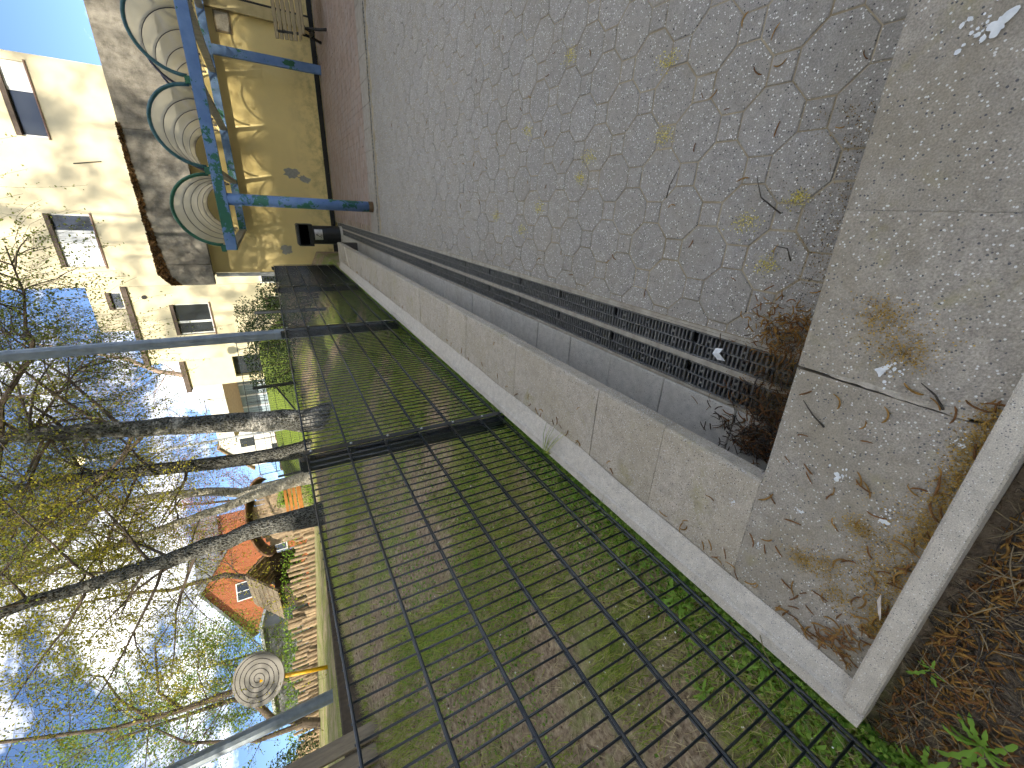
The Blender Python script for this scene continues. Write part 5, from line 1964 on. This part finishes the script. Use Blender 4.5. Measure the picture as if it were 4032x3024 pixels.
# dirt in front: dense tangle of catkins, stalks and crumbs
def tangle(name, label, n, region, z, mats, lenr, rr, seed, kind_of, lift=0.01, curlr=2.0):
    r_ = random.Random(seed)
    mb = MB()
    for k in range(n):
        x, y = region(r_)
        pts = catkin_pts(r_.random(), r_.uniform(*lenr), r_.uniform(-curlr, curlr))
        a = r_.uniform(0, 6.28)
        zz = (z(x, y) if callable(z) else z) + r_.random() ** 2 * lift
        tl = r_.uniform(-0.15, 0.15)
        w = [Vector((x + p.x * math.cos(a) - p.y * math.sin(a), y + p.x * math.sin(a) + p.y * math.cos(a), zz + p.x * tl)) for p in pts]
        rad_ = r_.uniform(*rr)
        mb.tube(w, [rad_ * 0.6] + [rad_] * (len(w) - 2) + [rad_ * 0.5], 5, cap=False, mi=r_.randrange(len(mats)))
    o = mb.build(name, mats, smooth=True)
    return tag(o, label, kind_of, None, 'stuff')
dirt_reg = lambda r_: (r_.uniform(-1.25, 0.1), 0.045 - abs(r_.gauss(0, 0.11)))
zfn = lambda x, y: hz(x, y) + 0.003
tangle('soil_catkins', 'ochre catkins matted on the bare soil before the front kerb', 1100, dirt_reg, zfn, [M_catkin, M_catkin_y], (0.022, 0.045), (0.0018, 0.003), 5, 'catkins')
tangle('soil_stalks', 'tangle of thin dry stalks on the bare soil', 700, dirt_reg, zfn, [M_twig, plain('straw_stalk', lin('9a8a6c'), lin('7a6c53'), 20, 0.9)], (0.04, 0.13), (0.0006, 0.0014), 6, 'stalks', 0.02, 0.7)
pile = lambda r_: (-0.82 + abs(r_.gauss(0, 0.15)) if r_.random() < 0.75 else r_.uniform(-0.9, -0.3), 0.60 + abs(r_.gauss(0, 0.12)))
tangle('drain_debris', 'dark heap of rotting catkins and stalks at the near end of the drains', 620, pile, 0.008, [M_catkin, M_twig, plain('rotten_catkin', lin('4a3626'), lin('33261b'), 40, 0.95)], (0.025, 0.06), (0.001, 0.0026), 7, 'debris', 0.03)
pile2 = lambda r_: (-0.33 + r_.gauss(0, 0.055), 0.73 + r_.gauss(0, 0.06))
tangle('paver_debris', 'clump of curled brown catkins on the pavers beside the grates', 200, pile2, 0.006, [M_catkin, M_catkin_y], (0.02, 0.04), (0.0014, 0.0024), 8, 'debris', 0.025)
def crumbs(name, label, n, fn, z, size, mat, seed, cat):
    r_ = np.random.default_rng(seed)
    P = np.array([fn(r_) for _ in range(n)])
    keep = np.ones(len(P), bool)
    P3 = np.stack([P[:, 0], P[:, 1], np.full(len(P), z) + r_.random(len(P)) * 0.003], 1)
    V, F = leaf_quads(P3, size, 0.8, 0.8, r_)
    return tag(link(name, big_mesh(name, V, F, mat)), label, cat, None, 'stuff')
M_pollen = leaf_mat('catkin_scales', lin('8a6c34'), lin('c2a255'), 0.1)
def near_kerb(r_):
    u = r_.random()
    if u < 0.55:
        x = r_.uniform(-0.95, -0.30)
        return (x, 0.136 + 0.0157 * x + abs(r_.normal(0, 0.035)) * (1.6 if -0.85 < x < -0.65 else 0.6))
    cs = [(-0.768, 0.165, 0.03), (-0.682, 0.241, 0.014), (-0.864, 0.323, 0.015), (-0.60, 0.16, 0.03), (-0.208, 0.325, 0.035), (-0.165, 0.37, 0.02), (-0.84, 0.27, 0.02), (-0.90, 0.22, 0.02), (-0.24, 0.30, 0.02)]
    c = cs[r_.integers(len(cs))]
    return (c[0] + r_.normal(0, c[2]), c[1] + r_.normal(0, c[2] * 1.3))
crumbs('catkin_scales', 'ochre catkin scales drifted over the front slabs', 7500, near_kerb, LZ + 0.003, 0.0042, M_pollen, 301, 'scales')
def drain_scales(r_):
    return (r_.uniform(-0.68, -0.30) if r_.random() < 0.7 else r_.uniform(-0.3, 0.35), 0.58 + abs(r_.normal(0, 0.11)))
crumbs('drain_scales', 'brown scales silting up the near end of grates and pavers', 9000, drain_scales, 0.002, 0.0046, leaf_mat('brown_scales', lin('5d4a2c'), lin('94773f'), 0.05), 302, 'scales')
M_yel = leaf_mat('yellow_pollen', lin('c9b94e'), lin('ddd07a'), 0.1)
Pl = []
r_ = np.random.default_rng(400)
for k, (x, y, s) in enumerate([(0.02, 0.98, 0.02), (-0.12, 0.86, 0.016), (0.10, 0.82, 0.014), (0.35, 1.45, 0.02), (0.30, 1.95, 0.02), (0.62, 1.5, 0.02), (0.20, 2.0, 0.016), (0.05, 2.4, 0.02), (-0.1, 2.6, 0.02), (0.5, 2.6, 0.02), (-0.02, 3.0, 0.02), (0.8, 2.2, 0.02)]):
    n = 150
    Pl.append(np.stack([x + r_.normal(0, s, n), y + r_.normal(0, s * 1.4, n), np.full(n, 0.0035)], 1))
V, F = leaf_quads(np.concatenate(Pl), 0.006, 0.9, 0.8, r_)
tag(link('pollen_smudges', big_mesh('pollen_smudges', V, F, M_yel)), 'crushed yellow catkin dust smudged on the octagonal pavers', 'pollen', None, 'stuff')
M_drop = plain('bird_dropping', lin('e9ecee'), lin('cfd4d8'), 80, 0.8)
drops = [(-0.634, 0.208, 0.016, 'white bird dropping near the front kerb beside the ochre scales'), (-0.729, 0.365, 0.009, 'small white bird dropping in the middle of the corner slab'),
         (-0.824, 0.542, 0.008, 'tiny white bird dropping at the start of the long ledge'), (-0.909, 0.436, 0.008, 'tiny white bird dropping near the pale kerb on the corner slab'),
         (-0.287, 0.327, 0.02, 'star shaped white bird dropping beside the open mortar seam'), (-0.582, 0.323, 0.016, 'white bird dropping left of the seam on the middle slab'),
         (-0.394, 0.155, 0.009, 'ring shaped white bird dropping by the front kerb end'), (0.357, 0.372, 0.026, 'large smeared white bird dropping at the right end of the slabs')]
for k, (x, y, s, lab) in enumerate(drops):
    r_ = random.Random(500 + k)
    mb = MB()
    pts = []
    n = 40
    ph = [r_.uniform(0, 6.28) for _ in range(4)]
    for q in range(n):
        a = 2 * math.pi * q / n
        rr = s * (0.62 + 0.22 * math.sin(2 * a + ph[0]) + 0.16 * math.sin(3 * a + ph[1]) + 0.10 * math.sin(5 * a + ph[2]) + 0.05 * math.sin(9 * a + ph[3]))
        pts.append((rr * math.cos(a), rr * math.sin(a) * 0.8, 0))
    mb.add([(0, 0, 0.0012)] + pts, [(0, q + 1, (q + 1) % n + 1) for q in range(n)])
    for q in range(14):
        a, d = r_.gauss(0.6 + k, 0.9), s * r_.uniform(0.7, 2.2)
        c = (d * math.cos(a), d * math.sin(a))
        rq = s * r_.uniform(0.05, 0.2)
        mb.add([(c[0] + rq * math.cos(t_ * 1.05) * r_.uniform(.7, 1.6), c[1] + rq * math.sin(t_ * 1.05), 0.0003 + 0.0001 * q) for t_ in range(6)], [(0, 1, 2, 3, 4, 5)])
    tag(mb.build('bird_dropping', M_drop, loc=(x, y, LZ + 0.0032)), lab, 'dropping', 'bird droppings')
twigs = [([(-0.47, 0.39, LZ), (-0.45, 0.42, LZ + .004), (-0.42, 0.455, LZ + .003)], 'thin dark twig on the middle slab left of the seam'),
         ([(-0.332, 0.205, LZ + .004), (-0.305, 0.225, LZ + .012), (-0.290, 0.255, LZ + .006)], 'bent dark twig lying across the open mortar seam'),
         ([(0.05, 0.86, .003), (0.10, 0.94, .01), (0.17, 0.98, .004)], 'long thin twig on the pavers next to the yellow smudge'),
         ([(0.10, 1.37, .003), (0.15, 1.36, .008), (0.22, 1.33, .004)], 'thin twig crossing two octagonal pavers'),
         ([(-0.10, 0.78, .003), (-0.06, 0.80, .01), (-0.055, 0.85, .004)], 'forked twig near the drain grates')]
for pts, lab in twigs:
    mb = MB()
    mb.tube([(x, y, z + 0.003) for x, y, z in pts], [0.0026, 0.0022, 0.001], 6)
    tag(mb.build('twig', M_twig, smooth=True), lab, 'twig', 'twigs on the ground')
mb = MB()
mb.tube([(-1.17, 0.33, KZ), (-1.19, 0.30, KZ + 0.02), (-1.24, 0.25, KZ + 0.01), (-1.30, 0.24, KZ - 0.02)], [0.0012, 0.0016, 0.0016, 0.0012], 5)
tag(mb.build('weed_stem', plain('weed_stem', lin('8a7a52'), lin('6d6a3e'), 20, 0.8)), 'thin weed stem hanging over the pale kerb', 'stem')
# pale feather and small grass tuft over the kerb
mb = MB()
mb.add([(-0.885, 0.128, LZ + .01), (-0.865, 0.138, LZ + .012), (-0.835, 0.150, LZ + .012), (-0.815, 0.150, LZ + .008), (-0.84, 0.140, LZ + .014), (-0.87, 0.129, LZ + .014)], [(0, 1, 2, 3, 4, 5)])
tag(mb.build('feather', plain('feather', lin('d8cfc6'), lin('c0b4aa'), 30, 0.8)), 'pale feather resting against the front kerb', 'feather')
tuft = MB()
for k in range(9):
    a = random.uniform(-0.6, 0.6)
    L = random.uniform(0.10, 0.16)
    tuft.tube([(-1.205, 1.50 + random.uniform(-.02, .02), 0.36), (-1.17, 1.50 + 0.04 * a, 0.44), (-1.17 + L * 0.6, 1.50 + L * a, 0.425), (-1.17 + L, 1.50 + 1.5 * L * a, 0.395)], [0.002, 0.0022, 0.0015, 0.0006], 4)
tag(tuft.build('grass_tuft', M_grass), 'green grass tuft drooping over the kerb onto the ledge', 'grass tuft')
mb = MB()
pts = [(-0.40, 0.93, 0.004), (-0.375, 0.96, 0.012), (-0.352, 0.95, 0.01), (-0.36, 0.985, 0.006), (-0.385, 0.99, 0.012), (-0.405, 0.965, 0.006)]
mb.add(pts, [(0, 1, 5), (1, 2, 3), (1, 3, 4), (1, 4, 5)])
tag(mb.build('paper_scrap', M_drop, loc=(-0.11, -0.02, 0.002)), 'crumpled white paper scrap on the grate beside the pavers', 'paper')
